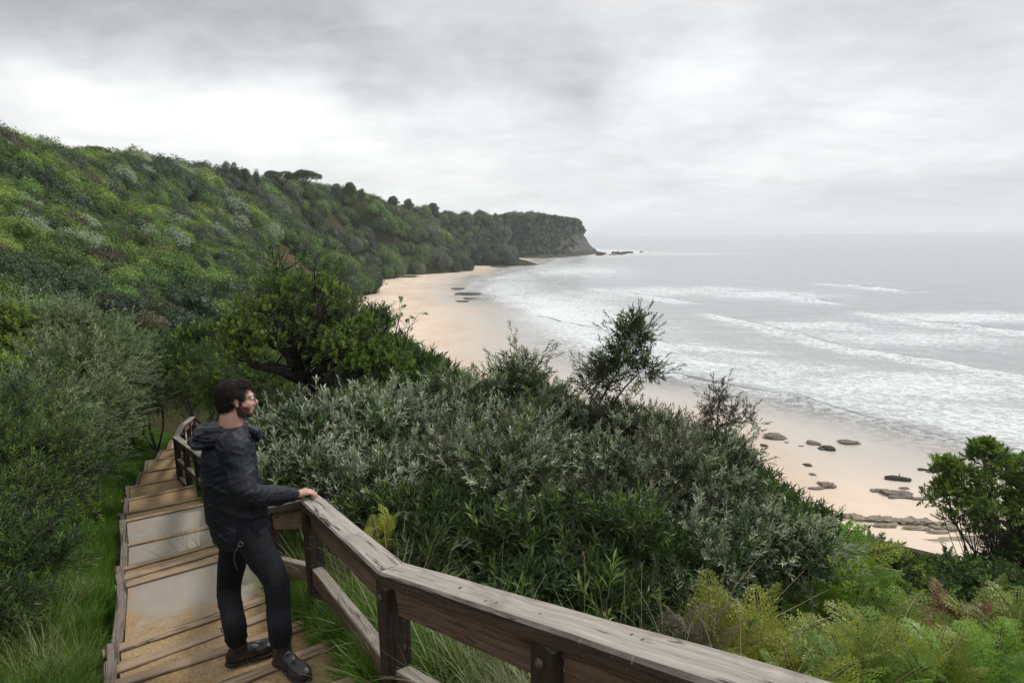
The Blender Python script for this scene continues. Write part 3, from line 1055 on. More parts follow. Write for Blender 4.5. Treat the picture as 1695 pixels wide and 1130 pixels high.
# photograph: the near run stays level with the lower half of the fence half hidden in grass
segs_ = [(Z_, A_), (A_, B_), (B_, C_), (C_, E_), (E_, F_), (F_, G_), (G_, H_), (H_, I_)]
for (P, Q) in segs_:
    rail_run(P, Q)
posts = [(A_, .11), (A_ + s1d * 1.05, .11), (A_ + s1d * 2.5, .11), (B_, .10), (C_, .12), (D_, .11), (D2, .11), (E_, .11), (E_.lerp(F_, .5), .1), (F_, .11), (F_.lerp(G_, .5), .1), (G_, .10), (G_.lerp(H_, .5), .1), (H_, .10), (I_, .10)]
for P, w in posts:
    az = math.atan2((P - B_).x, (P - B_).y) if (P - B_).length > .5 else R_(-33)
    g_ = min(gz(P.x, P.y), P.z - .95)
    post(fence, P.x, P.y, g_ - .2, P.z - .064, w, w, az=R_(-33) + random.uniform(-.05, .05))
# coach bolts and cap screws
def disc(name, c, nrm_, r, h, parent, mat, sides=10):
    mb = MB(); n = Vector(nrm_).normalized()
    c = Vector(c) - parent.location
    mb.tube([c, c + n * h * .6, c + n * h], [r, r * .95, r * .55], sides)
    return link(name, mb.mesh(name, [mat], True), parent)


side1 = s1d.cross(Vector((0, 0, 1))).normalized()   # right of travel from A to Z
for P in (A_, A_ + s1d * 1.05, A_ + s1d * 2.5):
    dd_ = -side1 if (-side1).dot(Vector((0, 0, EYE)) - P) > 0 else side1
    dd_ = (Vector((0, 0, 0)) - Vector((P.x, P.y, 0)))
    sd2 = side1 if side1.dot(dd_) > 0 else -side1
    for dz_ in (-.12, -.55):
        disc('coach_bolt', P + Vector((0, 0, dz_)) + sd2 * .055, sd2, .017, .016, fence, M_BOLT)
for t_ in (.55, .75, .80, 1.0, 1.32, 1.36, 1.75):
    disc('cap_screw', A_ + s1d * t_ + side1 * random.uniform(-.035, .035) + Vector((0, 0, -.002)), (0, -.3, 1), .008, .004, fence, M_BOLT, 8)
for P in (B_, C_):
    disc('coach_bolt', P + Vector((-.045, -.045, -.12)), (-.84, -.54, 0), .014, .014, fence, M_BOLT)
# ------------------------------------------------------------------ the man at the fence
def capsule(mb, a, b, r0, r1, sides=14):
    a = Vector(a); b = Vector(b)
    n = 5
    mb.tube([a.lerp(b, i / n) for i in range(n + 1)], [r0 + (r1 - r0) * i / n for i in range(n + 1)], sides)
    mb.ell(a, r0, 14, 10); mb.ell(b, r1, 14, 10)


def limb(mb, pts, rad, sides=16):
    pts = [Vector(p) for p in pts]
    # Catmull-Rom through the joints
    out_, rr = [], []
    for i in range(len(pts) - 1):
        p0 = pts[max(i - 1, 0)]; p1 = pts[i]; p2 = pts[i + 1]; p3 = pts[min(i + 2, len(pts) - 1)]
        for k_ in range(8):
            t = k_ / 8
            out_.append(.5 * ((2 * p1) + (p2 - p0) * t + (2 * p0 - 5 * p1 + 4 * p2 - p3) * t * t + (-p0 + 3 * p1 - 3 * p2 + p3) * t ** 3))
            s_ = t * t * (3 - 2 * t)
            rr.append(rad[i] * (1 - s_) + rad[i + 1] * s_)
    out_.append(pts[-1]); rr.append(rad[-1])
    mb.tube(out_, rr, sides)
    mb.ell(out_[0], rr[0] * .99, 14, 10); mb.ell(out_[-1], rr[-1] * .99, 14, 10)


def loft(mb, secs, sides=28):
    """sections: (centre, half depth, half width, forward, right)"""
    vs = []; fs = []
    for (c, a, b, f_, r_) in secs:
        for k_ in range(sides):
            t = 2 * math.pi * k_ / sides
            vs.append(c + f_ * (a * math.cos(t)) + r_ * (b * math.sin(t)))
    n = len(secs)
    for i in range(n - 1):
        for k_ in range(sides):
            k2 = (k_ + 1) % sides
            fs.append((i * sides + k_, i * sides + k2, (i + 1) * sides + k2, (i + 1) * sides + k_))
    fs.append(tuple(range(sides))[::-1]); fs.append(tuple((n - 1) * sides + k_ for k_ in range(sides)))
    mb.add(vs, fs)


def fuse(name, mb, mat, parent, voxel=.008, smooth_it=4, disp=None):
    """one continuous skin over all the volumes"""
    me = bpy.data.meshes.new('tmp'); me.from_pydata(mb.v, [], mb.f); me.update()
    o = bpy.data.objects.new('tmp', me); COL.objects.link(o)
    md = o.modifiers.new('r', 'REMESH'); md.mode = 'VOXEL'; md.voxel_size = voxel
    ms = o.modifiers.new('s', 'SMOOTH'); ms.factor = .5; ms.iterations = smooth_it
    dg = bpy.context.evaluated_depsgraph_get(); dg.update()
    me2 = bpy.data.meshes.new_from_object(o.evaluated_get(dg))
    bpy.data.objects.remove(o)
    n = len(me2.vertices)
    co_ = np.empty(n * 3); me2.vertices.foreach_get('co', co_); co_ = co_.reshape(-1, 3)
    if disp:
        nr_ = np.empty(n * 3); me2.vertices.foreach_get('normal', nr_); nr_ = nr_.reshape(-1, 3)
        co_ = disp(co_, nr_)
    co_ = co_ - np.array(parent.location)
    me2.vertices.foreach_set('co', co_.astype(np.float32).ravel())
    me2.materials.clear(); me2.materials.append(mat)
    me2.polygons.foreach_set('use_smooth', [True] * len(me2.polygons))
    me2.name = name; me2.update()
    return link(name, me2, parent)


M_SKIN = plain_mat('skin', (.52, .30, .22), .5, (.60, .36, .27), 30, .15, 200, spec=.4)
M_JACKET = plain_mat('navy_nylon', (.010, .012, .019), .47, (.011, .013, .021), 12, .12, 60, spec=.3)
M_TROUSER = plain_mat('black_cloth', (.006, .007, .009), .85, (.010, .011, .014), 20, .3, 160, spec=.25)
M_BOOT = plain_mat('black_leather', (.010, .010, .012), .32, (.016, .016, .018), 20, .2, 120, spec=.6)
M_SOLE = plain_mat('boot_sole', (.008, .008, .008), .7)
M_HAIR = plain_mat('dark_hair', (.010, .007, .005), .55, (.026, .017, .011), 60, .8, 220, spec=.4)
M_BEARD = plain_mat('brown_beard', (.045, .022, .014), .7, (.13, .070, .045), 90, .8, 260, spec=.2)
M_WHITE = plain_mat('eye_white', (.7, .68, .65), .2)
M_DARK = plain_mat('glasses_frame', (.02, .015, .013), .3)
M_CORD = plain_mat('grey_cord', (.12, .12, .13), .6)

man = empty('person', (-1.6, 3.28, 17.6))
tag(man, 'bearded man in black hooded rain jacket leaning his hand on the fence rail', 'person')
Fd = Vector((.90, .42, 0)).normalized(); Rd = Vector((Fd.y, -Fd.x, 0))
UP = Vector((0, 0, 1))


def tread_under(px, py):
    for i in range(1, len(LE)):
        p_ = PZ(px, py, ZT[i])
        f_ = (LE[i] - LE[i - 1]); f_.z = 0; L_ = f_.length; f_.normalize()
        u = (p_ - LE[i - 1]).dot(f_)
        if 0 <= u <= L_: return ZT[i]
    return ZT[len(back)]


ZR, ZL = tread_under(478, 1110) + .004, tread_under(410, 1092) + .004
print('feet on', ZR, ZL)
hR, tR = PZ(456, 1092, ZR), PZ(505, 1126, ZR)
hL, tL = PZ(373, 1103, ZL), PZ(450, 1078, ZL)
neck = PY(386, 706, 3.38)
Rs = neck + Rd * .185 + UP * -.055 - Fd * .01
Ls = neck - Rd * .185 + UP * -.055 - Fd * .01
Rh_ = PY(412, 880, 3.24); Lh_ = PY(392, 872, 3.44)
Rk = PY(457, 962, 3.06); Lk = PY(379, 975, 3.42)
fR = (tR - hR).normalized(); fL = (tL - hL).normalized()
Ra = hR + fR * .07 + UP * .11; La = hL + fL * .07 + UP * .11
Re = PY(408, 815, 3.14)
Wr = Vector((-1.375, 3.545, 18.425))
Lh2 = Lh_ + Fd * .0 + UP * .14                # left hand rests out of sight in front
Le = Ls + UP * -.27 + Fd * .02 - Rd * .04
hc = PY(391, 661, 3.38)                        # head centre
hf = Vector((.88, .47, -.03)).normalized(); hr = hf.cross(UP).normalized(); hu = hr.cross(hf).normalized()
HM = Matrix((hf, -hr, hu)).transposed()        # local x forward, y left, z up


def H(x, y, z):
    return hc + HM @ Vector((x, y, z))


# --- body: one continuous surface from crown to ankle
mb = MB()
mb.ell(H(-.014, 0, .030), (.096, .077, .088), 20, 14, HM)
mb.ell(H(.028, 0, -.030), (.062, .060, .082), 18, 12, HM)
mb.ell(H(.052, 0, -.086), (.036, .036, .026), 14, 10, HM)
mb.ell(H(.074, 0, .022), (.020, .050, .012), 14, 10, HM)
mb.ell(H(.060, .035, -.030), (.028, .022, .026), 12, 8, HM); mb.ell(H(.060, -.035, -.030), (.028, .022, .026), 12, 8, HM)
mb.tube([H(.080, 0, .016), H(.093, 0, -.006), H(.106, 0, -.026), H(.094, 0, -.036)], [.008, .010, .013, .011], 10)
mb.ell(H(.092, .010, -.032), (.010, .008, .008), 8, 6, HM); mb.ell(H(.092, -.010, -.032), (.010, .008, .008), 8, 6, HM)
mb.ell(H(.085, 0, -.055), (.010, .024, .006), 10, 6, HM); mb.ell(H(.083, 0, -.065), (.011, .021, .007), 10, 6, HM)
for s_ in (1, -1):
    mb.ell(H(-.004, .079 * s_, .004), (.017, .008, .019), 12, 8, HM); mb.ell(H(-.002, .079 * s_, -.014), (.011, .008, .016), 10, 8, HM)
limb(mb, [H(-.020, 0, -.05), H(-.035, 0, -.12), neck + UP * -.06], [.058, .060, .075])
loft(mb, [(Rh_.lerp(Lh_, .5) + UP * -.02, .10, .15, Fd, Rd), (Rh_.lerp(Lh_, .5) + UP * .12, .10, .14, Fd, Rd), (neck + UP * -.32 - Fd * .0, .11, .16, Fd, Rd), (neck + UP * -.14, .10, .17, Fd, Rd), (neck + UP * -.05, .07, .12, Fd, Rd)])
limb(mb, [Rs + Rd * -.01, Rs.lerp(Re, .5) + Vector((0, 0, -.012)), Re + Vector((0, 0, -.005)), Re.lerp(Wr, .5) + Vector((0, 0, -.01)), Wr], [.050, .045, .040, .034, .027]); limb(mb, [Ls + Rd * .03, Le + Rd * .02, Lh2], [.042, .038, .028])
limb(mb, [Rh_, Rk, Ra], [.075, .048, .034]); limb(mb, [Lh_, Lk, La], [.075, .048, .034])
for a_, f_, in ((Ra, fR), (La, fL)):
    limb(mb, [a_, a_ + UP * -.05 + f_ * .01, a_ + UP * -.060 + f_ * .11], [.032, .030, .022])
# hands: palm and five fingers each
def hand(mb, w, fwd_, side_, up_, drape=1.0, thumb=1):
    """side_ points to the thumb"""
    k_ = w + fwd_ * .085 + up_ * .006
    limb(mb, [w - fwd_ * .02, w + fwd_ * .02, w + fwd_ * .05], [.026, .024, .022], 12)
    for i, (l, off) in enumerate(((.92, .030), (1.0, .010), (.95, -.011), (.76, -.030))):
        kn = w + fwd_ * (.088 - abs(off - .008) * .35) + side_ * off + up_ * .010
        limb(mb, [w + fwd_ * .02 + side_ * off * .5, kn], [.017, .0135], 10)
        d1 = (fwd_ + side_ * off * 3 - up_ * (.30 * drape)).normalized()
        d2 = (fwd_ * .75 - up_ * (.75 * drape) + side_ * off * 2).normalized()
        d3 = (fwd_ * .35 - up_ * (1.0 * drape)).normalized()
        p1 = kn + d1 * .040 * l; p2 = p1 + d2 * .027 * l; p3 = p2 + d3 * .020 * l
        for a_, b_, r0_, r1_ in ((kn, p1, .0105, .009), (p1, p2, .009, .0082), (p2, p3, .0082, .0068)):
            capsule(mb, a_, b_, r0_, r1_, 10)
    t0 = w + fwd_ * .022 + side_ * .022 - up_ * .004
    t1 = t0 + (fwd_ * .6 + side_ * .75 - up_ * .15).normalized() * .040
    t2 = t1 + (fwd_ * .9 + side_ * .3 - up_ * .25).normalized() * .032
    t3 = t2 + (fwd_ * 1.0 - up_ * .35).normalized() * .024
    capsule(mb, t0, t1, .016, .012, 10); capsule(mb, t1, t2, .012, .010, 10); capsule(mb, t2, t3, .010, .008, 10)


hfw = Vector((.80, .60, -.10)).normalized()
hsd = Vector((-.60, .80, 0)).normalized()
hup = hfw.cross(hsd); hup = hup if hup.z > 0 else -hup
hand(mb, Wr + hfw * .005, hfw, hsd, hup)
hand(mb, Lh2 + Fd * .005, Fd, Rd, UP, .6)
fuse('body', mb, M_SKIN, man, .0042, 2)

# --- hair, beard, eyes, glasses
mb = MB()
mb.ell(H(-.022, 0, .042), (.095, .084, .080), 20, 14, HM)
mb.ell(H(-.048, 0, -.004), (.062, .077, .072), 18, 12, HM)
mb.ell(H(.028, 0, .084), (.058, .066, .038), 16, 10, HM)
mb.ell(H(-.056, 0, -.046), (.040, .054, .036), 14, 10, HM)
mb.ell(H(.012, .072, .030), (.034, .016, .032), 10, 8, HM); mb.ell(H(.012, -.072, .030), (.034, .016, .032), 10, 8, HM)
HP = []; HN = []


def hair_d(c, n):
    nz_ = fbm(c * 42, 3, 5) * .006 + fbm(c * 110, 2, 8) * .004 - .003
    r = c + n * nz_[:, None]
    sel = np.random.default_rng(3).random(len(r)) < .55
    HP.append(r[sel]); HN.append(n[sel])
    return r


hair = fuse('hair', mb, M_HAIR, man, .0045, 2, hair_d)
hp = HP[0]; hn = HN[0]
rs_ = np.random.default_rng(4)
V = []; F_f = []
for p_, n_ in zip(hp, hn):
    p_ = Vector(p_ - np.array(man.location)); n_ = Vector(n_)
    t_ = Vector(rs_.normal(size=3)); t_ = (t_ - n_ * t_.dot(n_)).normalized()
    L = rs_.uniform(.008, .022)
    e = p_ + n_ * L * .5 + t_ * L * .6 - Vector((0, 0, L * .2)); e2 = e + t_ * L * .5 - n_ * L * .15
    s_ = n_.cross(t_) * .0013
    i0 = len(V); V += [p_ + s_, p_ - s_, e - s_ * .8, e + s_ * .8, e2]
    F_f += [(i0, i0 + 1, i0 + 2, i0 + 3), (i0 + 3, i0 + 2, i0 + 4)]
me = bpy.data.meshes.new('hair_strands'); me.from_pydata([tuple(v) for v in V], [], F_f); me.materials.append(M_HAIR)
o = link('hair_strands', me, hair); o['kind'] = 'stuff'
mb = MB()
mb.ell(H(.050, 0, -.086), (.0395, .0395, .029), 14, 10, HM)
mb.ell(H(.030, .046, -.062), (.040, .020, .040), 12, 8, HM); mb.ell(H(.030, -.046, -.062), (.040, .020, .040), 12, 8, HM)
mb.ell(H(.010, .062, -.035), (.020, .012, .034), 10, 8, HM); mb.ell(H(.010, -.062, -.035), (.020, .012, .034), 10, 8, HM)
mb.ell(H(.086, 0, -.046), (.009, .026, .006), 10, 6, HM)
fuse('beard', mb, M_BEARD, man, .004, 2, lambda c, n: c + n * (fbm(c * 160, 2, 9) * .004 - .001)[:, None])
for s_ in (1, -1):
    mb = MB(); mb.ell(H(.078, .030 * s_, .004) - man.location, .0125, 12, 8)
    e_ = link('eye', mb.mesh('eye', [M_WHITE], True), man)
    mb = MB(); mb.ell(H(.0885, .030 * s_, .003) - man.location, (.0055, .0055, .0055), 10, 8)
    link('iris', mb.mesh('iris', [M_DARK], True), e_)
mb = MB()
for s_ in (1, -1):
    ring = [H(.100 - abs(math.cos(t)) * .003, .032 * s_ + .024 * math.cos(t), .004 + .019 * math.sin(t)) - man.location for t in [i * math.pi / 10 for i in range(21)]]
    mb.tube(ring, .0013, 5, cap=False)
    mb.tube([H(.098, .056 * s_, .010) - man.location, H(.05, .074 * s_, .010) - man.location, H(-.005, .086 * s_, .008) - man.location, H(-.02, .086 * s_, -.008) - man.location], .0014, 5)
mb.tube([H(.100, .010, .006) - man.location, H(.104, 0, .009) - man.location, H(.100, -.010, .006) - man.location], .0013, 5)
link('glasses', mb.mesh('glasses', [M_DARK], True), man)

# --- jacket
def cpx(px, py, Y):
    return PY(px, py, Y)


mb = MB()
secs = [(cpx(401, 886, 3.34), .158, .185, Fd, Rd), (cpx(399, 870, 3.34), .166, .20, Fd, Rd), (cpx(393, 848, 3.36), .168, .205, Fd, Rd), (cpx(388, 820, 3.36), .160, .205, Fd, Rd), (cpx(381, 785, 3.37), .156, .210, Fd, Rd),
        (cpx(378, 750, 3.38), .150, .205, Fd, Rd), (cpx(379, 730, 3.38), .130, .175, Fd, Rd), (cpx(382, 715, 3.38), .100, .125, Fd, Rd), (cpx(386, 702, 3.38), .078, .080, Fd, Rd)]
loft(mb, secs, 36)
limb(mb, [Rs + Rd * -.01, Rs.lerp(Re, .5) + Vector((0, 0, -.012)), Re + Vector((0, 0, -.005)), Re.lerp(Wr, .5) + Vector((0, 0, -.01)), Wr - (Wr - Re).normalized() * .01], [.088, .078, .072, .060, .043])
limb(mb, [Ls + Rd * .01, Le, Lh2], [.085, .070, .045])
mb.tube([Wr - (Wr - Re).normalized() * .035, Wr + (Wr - Re).normalized() * .002], [.046, .042], 14)   # elastic cuff
armd = (Re - Rs).normalized()


def folds(c, n):
    # long creases that run round the sleeve and down the back, pulled towards the elbow and the hem
    d_arm, _, _ = seg_dist(c[:, :2], [tuple(Rs[:2]), tuple(Re[:2]), tuple(Wr[:2])])
    q_ = c.copy()
    w1 = fbm(np.column_stack([(q_[:, 0] * .55 + q_[:, 2] * .83) * 15, (q_[:, 0] * .83 - q_[:, 2] * .55) * 3.2, q_[:, 1] * 4]) + 3, 2, 15)
    w2 = fbm(np.column_stack([(q_[:, 0] * -.35 + q_[:, 2] * .94) * 22, (q_[:, 0] * .94 + q_[:, 2] * .35) * 4.5, q_[:, 1] * 6]), 2, 18)
    rid = np.exp(-(w1 / .16) ** 2)
    rid2 = np.exp(-(w2 / .14) ** 2)
    low = np.clip((18.30 - c[:, 2]) / .08, 0, 1)
    return c + n * (rid * .0055 + rid2 * .0028 - .002)[:, None]


jacket = fuse('jacket', mb, M_JACKET, man, .005, 3, folds)
# hood, bunched behind the neck, and the stand-up collar
mb = MB()
nb = neck + UP * -.015
ring = []
for i in range(15):
    t = -2.35 + 4.7 * i / 14
    back_ = .5 - .5 * math.cos(t)              # 0 behind, 1 in front
    rr = .125 - .02 * back_
    ring.append(nb - Fd * (math.cos(t) * rr + .035) + Rd * (math.sin(t) * .12) + UP * (.015 - .03 * (1 - back_) - .035 * back_))
mb.tube(ring, [.026 + .032 * max(0, math.cos(-2.35 + 4.7 * i / 14)) for i in range(15)], 12)
mb.ell(nb - Fd * .165 + UP * -.045, (.075, .12, .042), 16, 10, Matrix((Fd, -Rd, UP)).transposed())
mb.ell(nb - Fd * .115 + UP * .018 + Rd * .045, (.07, .06, .026), 14, 10, Matrix((Fd, -Rd, UP)).transposed())
mb.tube([nb - Fd * .20 + UP * -.01 + Rd * .06, nb - Fd * .13 + UP * .035 + Rd * .09, nb - Fd * .0 + UP * .0 + Rd * .105, nb + Fd * .08 + UP * -.035 + Rd * .07], [.020, .022, .022, .018], 10)
fuse('hood', mb, M_JACKET, man, .005, 3, lambda c, n: c + n * ((1 - np.abs(fbm(c * np.array([16, 16, 34]), 3, 25)) * 2.2) * .009 - .003)[:, None])
mb = MB()
mb.tube([nb + Fd * .055 + UP * .01, nb + Fd * .115 + UP * -.035, nb + Fd * .135 + UP * -.085], [.03, .034, .02], 10)
fuse('collar', mb, M_JACKET, man, .005, 2)
# side pocket flap, hem cord with its toggle
mb = MB()
fl = cpx(432, 868, 3.18)
mb.box(fl - man.location, Vector((.75, .1, .35)).normalized(), Vector((-.3, .9, 0)).normalized(), Vector((-.35, .2, .85)).normalized(), .045, .008, .020)
o = link('pocket_flap', mb.mesh('pocket_flap', [M_JACKET]), jacket)
mb = MB()
tg = cpx(398, 900, 3.10)
ringp = [tg + Vector((math.cos(t) * .013, 0, math.sin(t) * .013)) - man.location for t in [i * math.pi / 6 for i in range(13)]]
mb.tube(ringp, .0022, 6, cap=False)
mb.tube([cpx(a_, b_, 3.07) - man.location for a_, b_ in ((396, 903), (389, 912), (387, 926), (391, 938), (394, 944))], .0016, 5)
o = link('drawcord', mb.mesh('drawcord', [M_CORD], True), jacket)

# --- trousers and boots
mb = MB()
hips = Rh_.lerp(Lh_, .5)
loft(mb, [(hips + UP * .12, .12, .155, Fd, Rd), (hips + UP * .02, .125, .165, Fd, Rd), (hips + UP * -.08, .115, .155, Fd, Rd)])
for (h_, k_, a_) in ((Rh_, Rk, Ra), (Lh_, Lk, La)):
    limb(mb, [h_, h_.lerp(k_, .5), k_, k_.lerp(a_, .5), a_ + UP * .11, a_ + UP * .055], [.100, .084, .070, .064, .061, .060])
fuse('trousers', mb, M_TROUSER, man, .007, 3, lambda c, n: c + n * ((1 - np.abs(fbm(c * np.array([9, 9, 24]), 3, 35)) * 2.2) * .006 * (.4 + np.clip((17.95 - c[:, 2]) * 3, 0, 1.3)) - .002)[:, None])
for (h_, t_, a_, f_) in ((hR, tR, Ra, fR), (hL, tL, La, fL)):
    s_ = f_.cross(UP).normalized()
    L = .30
    FM = Matrix((f_, -s_, UP)).transposed()
    b0 = h_ + f_ * .0
    mb = MB()
    mb.ell(b0 + f_ * .055 + UP * .055, (.052, .042, .050), 14, 10, FM)
    mb.ell(b0 + f_ * .13 + UP * .052, (.07, .042, .048), 14, 10, FM)
    mb.ell(b0 + f_ * .215 + UP * .048, (.075, .049, .040), 14, 10, FM)
    mb.ell(b0 + f_ * .255 + UP * .045, (.045, .043, .036), 14, 10, FM)
    limb(mb, [b0 + f_ * .075 + UP * .06, a_ + UP * .02 + f_ * .005, a_ + UP * .085], [.050, .046, .048])
    bt = fuse('boot', mb, M_BOOT, man, .005, 4, lambda c, n: c + n * (fbm(c * 28, 3, 44) * .004)[:, None])
    mb = MB()
    mb.ell(b0 + f_ * .05 + UP * .014, (.056, .044, .017), 16, 8, FM)
    mb.ell(b0 + f_ * .21 + UP * .014, (.098, .054, .017), 16, 8, FM)
    mb.ell(b0 + f_ * .13 + UP * .014, (.08, .042, .015), 16, 8, FM)
    fuse('sole', mb, M_SOLE, man, .005, 1).parent = bt
    mb = MB()
    mb.tube([a_ + UP * .118 - f_ * .052 - man.location, a_ + UP * .135 - f_ * .075 - man.location, a_ + UP * .105 - f_ * .066 - man.location], .0035, 5)
    link('pull_tab', mb.mesh('pull_tab', [M_BOOT], True), bt)
# ------------------------------------------------------------------ foliage: sprigs (hidden sources) and scatterers
def leafset(name, leaves, mat, stem=None, smat=None):
    """leaves: list of (base, direction, up, length, width, curl, tint); two folded facets per half"""
    V = []; F = []; TI = []; MI = []
    for (b, d, u, L, w, cu_, ti) in leaves:
        b = Vector(b); d = Vector(d).normalized(); u = Vector(u)
        s = d.cross(u)
        if s.length < 1e-4: s = d.orthogonal()
        s.normalize(); u = s.cross(d).normalized()
        i0 = len(V)
        V += [b, b + d * L * .45 + s * w * .5 + u * L * .05, b + d * L - u * cu_ * L, b + d * L * .45 - s * w * .5 + u * L * .05, b + d * L * .5 - u * w * .12]
        F += [(i0, i0 + 1, i0 + 4), (i0 + 1, i0 + 2, i0 + 4), (i0 + 4, i0 + 2, i0 + 3), (i0, i0 + 4, i0 + 3)]
        MI += [0] * 4
        TI += [ti] * 5
    if stem:
        mb = MB()
        for pts, r0, r1 in stem:
            n = len(pts)
            mb.tube(pts, [r0 + (r1 - r0) * i / (n - 1) for i in range(n)], 3, cap=False)
        i0 = len(V)
        V += [Vector(x) for x in mb.v]; TI += [0.3] * len(mb.v)
        F += [tuple(i0 + a for a in f) for f in mb.f]; MI += [1] * len(mb.f)
    me = bpy.data.meshes.new(name)
    me.from_pydata([tuple(v) for v in V], [], F)
    me.materials.append(mat)
    if smat: me.materials.append(smat)
    me.polygons.foreach_set('material_index', MI)
    me.attributes.new('tint', 'FLOAT', 'POINT').data.foreach_set('value', TI)
    me.update()
    return me


M_BARK = plain_mat('dark_bark', (.022, .017, .013), .9, (.055, .045, .036), 14, .8, 40)
M_TWIG = plain_mat('twig_bark', (.06, .045, .035), .8, (.12, .09, .07), 10)
ML = {
    'silver': leaf_mat('leaf_silver', (.040, .066, .028), (.54, .60, .43), back=(.36, .40, .30), var=.5, trans=.15),  # silvery leaf colour, light end raised so the tips carry painted highlights
    'feather': leaf_mat('leaf_feathery', (.04, .078, .026), (.38, .46, .27), back=(.30, .36, .24), var=.5, trans=.2),
    'green': leaf_mat('leaf_green', (.030, .075, .016), (.19, .29, .065), var=.5),
    'bright': leaf_mat('leaf_bright', (.08, .15, .016), (.28, .38, .06), var=.45, trans=.3),
    'dark': leaf_mat('leaf_dark', (.014, .034, .012), (.065, .12, .032), var=.5, spec=.5),
    'purple': leaf_mat('leaf_dusky', (.035, .035, .022), (.10, .10, .075), back=(.14, .14, .11), var=.5),
    'brown': leaf_mat('leaf_brown', (.06, .052, .028), (.15, .13, .075), var=.4),
    'grass': leaf_mat('grass_blade', (.05, .12, .012), (.17, .31, .035), var=.4, trans=.3),
    'straw': leaf_mat('grass_long', (.07, .11, .03), (.26, .27, .13), var=.4, trans=.25),
    'fern': leaf_mat('fern_green', (.07, .16, .015), (.20, .34, .04), var=.4, trans=.3),
    'fernyel': leaf_mat('fern_yellow', (.12, .17, .015), (.29, .34, .04), var=.35, trans=.3),
    'fernred': leaf_mat('fern_red', (.13, .045, .02), (.22, .09, .04), var=.3, trans=.2),
    'hgreen': leaf_mat('scrub_green', (.024, .062, .012), (.16, .26, .042), var=.85),
    'hbright': leaf_mat('scrub_yellowgreen', (.055, .105, .013), (.25, .34, .055), var=.8),
    'grey': leaf_mat('leaf_greygreen', (.04, .06, .035), (.15, .185, .12), var=.8),
}
RG = np.random.default_rng(11)


def rdir(th, ph):
    return Vector((math.sin(th) * math.cos(ph), math.sin(th) * math.sin(ph), math.cos(th)))


def sprig_lance(name, mat, n=18, L=.17, leaf=.05, w=.011, lo=.5, hi=1.15, seed=0):
    rnd = random.Random(seed)
    leaves = []
    bend = rnd.uniform(-.3, .3)
    pts = [Vector((bend * L * (t ** 2), 0, t * L)) for t in (0, .33, .66, 1)]
    for i in range(n):
        t = .12 + .88 * i / (n - 1)
        b = Vector((bend * L * t * t, 0, t * L))
        ph = i * 2.4 + rnd.uniform(-.4, .4)
        th = hi - (hi - lo) * t + rnd.uniform(-.2, .2)
        d = rdir(th, ph)
        leaves.append((b, d, Vector((0, 0, 1)), leaf * rnd.uniform(.7, 1.2), w * rnd.uniform(.8, 1.2), .08, rnd.random() * .6 + .4 * t))
    return leafset(name, leaves, mat, [(pts, .0022, .001)], M_TWIG)


def sprig_branchy(name, mat, k=4, **kw):
    """several small sprays on a forked twig"""
    rnd = random.Random(kw.get('seed', 0) + 99)
    L = kw.get('L', .3); leaf = kw.get('leaf', .05); w = kw.get('w', .012); n = kw.get('n', 9)
    leaves = []; stems = [([Vector((0, 0, 0)), Vector((rnd.uniform(-.03, .03), 0, L * .5)), Vector((0, rnd.uniform(-.03, .03), L))], .004, .0015)]
    for j in range(k):
        t = .2 + .8 * j / max(1, k - 1)
        a0 = Vector((0, 0, L * t))
        dd = rdir(rnd.uniform(.35, 1.0) if j < k - 1 else .1, j * 2.3 + rnd.random())
        l2 = L * rnd.uniform(.3, .5)
        stems.append(([a0, a0 + dd * l2], .002, .001))
        for i in range(n):
            t2 = .25 + .75 * i / (n - 1)
            b = a0 + dd * l2 * t2
            d = (dd * 1.0 + rdir(rnd.uniform(.8, 1.9), i * 2.4 + rnd.uniform(-.3, .3)) * .9).normalized()
            leaves.append((b, d, Vector((0, 0, 1)), leaf * rnd.uniform(.7, 1.2), w * rnd.uniform(.8, 1.2), .08, rnd.random() * .5 + .5 * t2))
    return leafset(name, leaves, mat, stems, M_TWIG)


def sprig_rosette(name, mat, n=11, L=.10, leaf=.055, w=.024, seed=0):
    rnd = random.Random(seed)
    leaves = []
    for i in range(n):
        t = .35 + .65 * i / (n - 1)
        b = Vector((0, 0, t * L))
        th = 1.35 - .95 * t + rnd.uniform(-.2, .2)
        leaves.append((b, rdir(th, i * 2.4 + rnd.uniform(-.3, .3)), Vector((0, 0, 1)), leaf * rnd.uniform(.7, 1.15), w * rnd.uniform(.8, 1.2), .12, rnd.random() * .5 + .5 * t))
    return leafset(name, leaves, mat, [([Vector((0, 0, 0)), Vector((0, 0, L))], .003, .002)], M_TWIG)


def clump(name, mat, n=40, R=.25, leaf=.09, w=.05, seed=0):
    """a tuft of leaves for plants some way off"""
    rnd = random.Random(seed)
    leaves = []
    for i in range(n):
        d = rdir(math.acos(rnd.uniform(-.15, 1)), rnd.uniform(0, 6.283))
        b = d * R * rnd.uniform(.45, 1.0)
        b.z *= .75
        dd = (d + rdir(math.acos(rnd.uniform(-1, 1)), rnd.uniform(0, 6.28)) * .8).normalized()
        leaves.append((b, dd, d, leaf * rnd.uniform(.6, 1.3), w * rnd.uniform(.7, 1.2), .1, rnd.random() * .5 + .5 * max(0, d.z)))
    return leafset(name, leaves, mat)


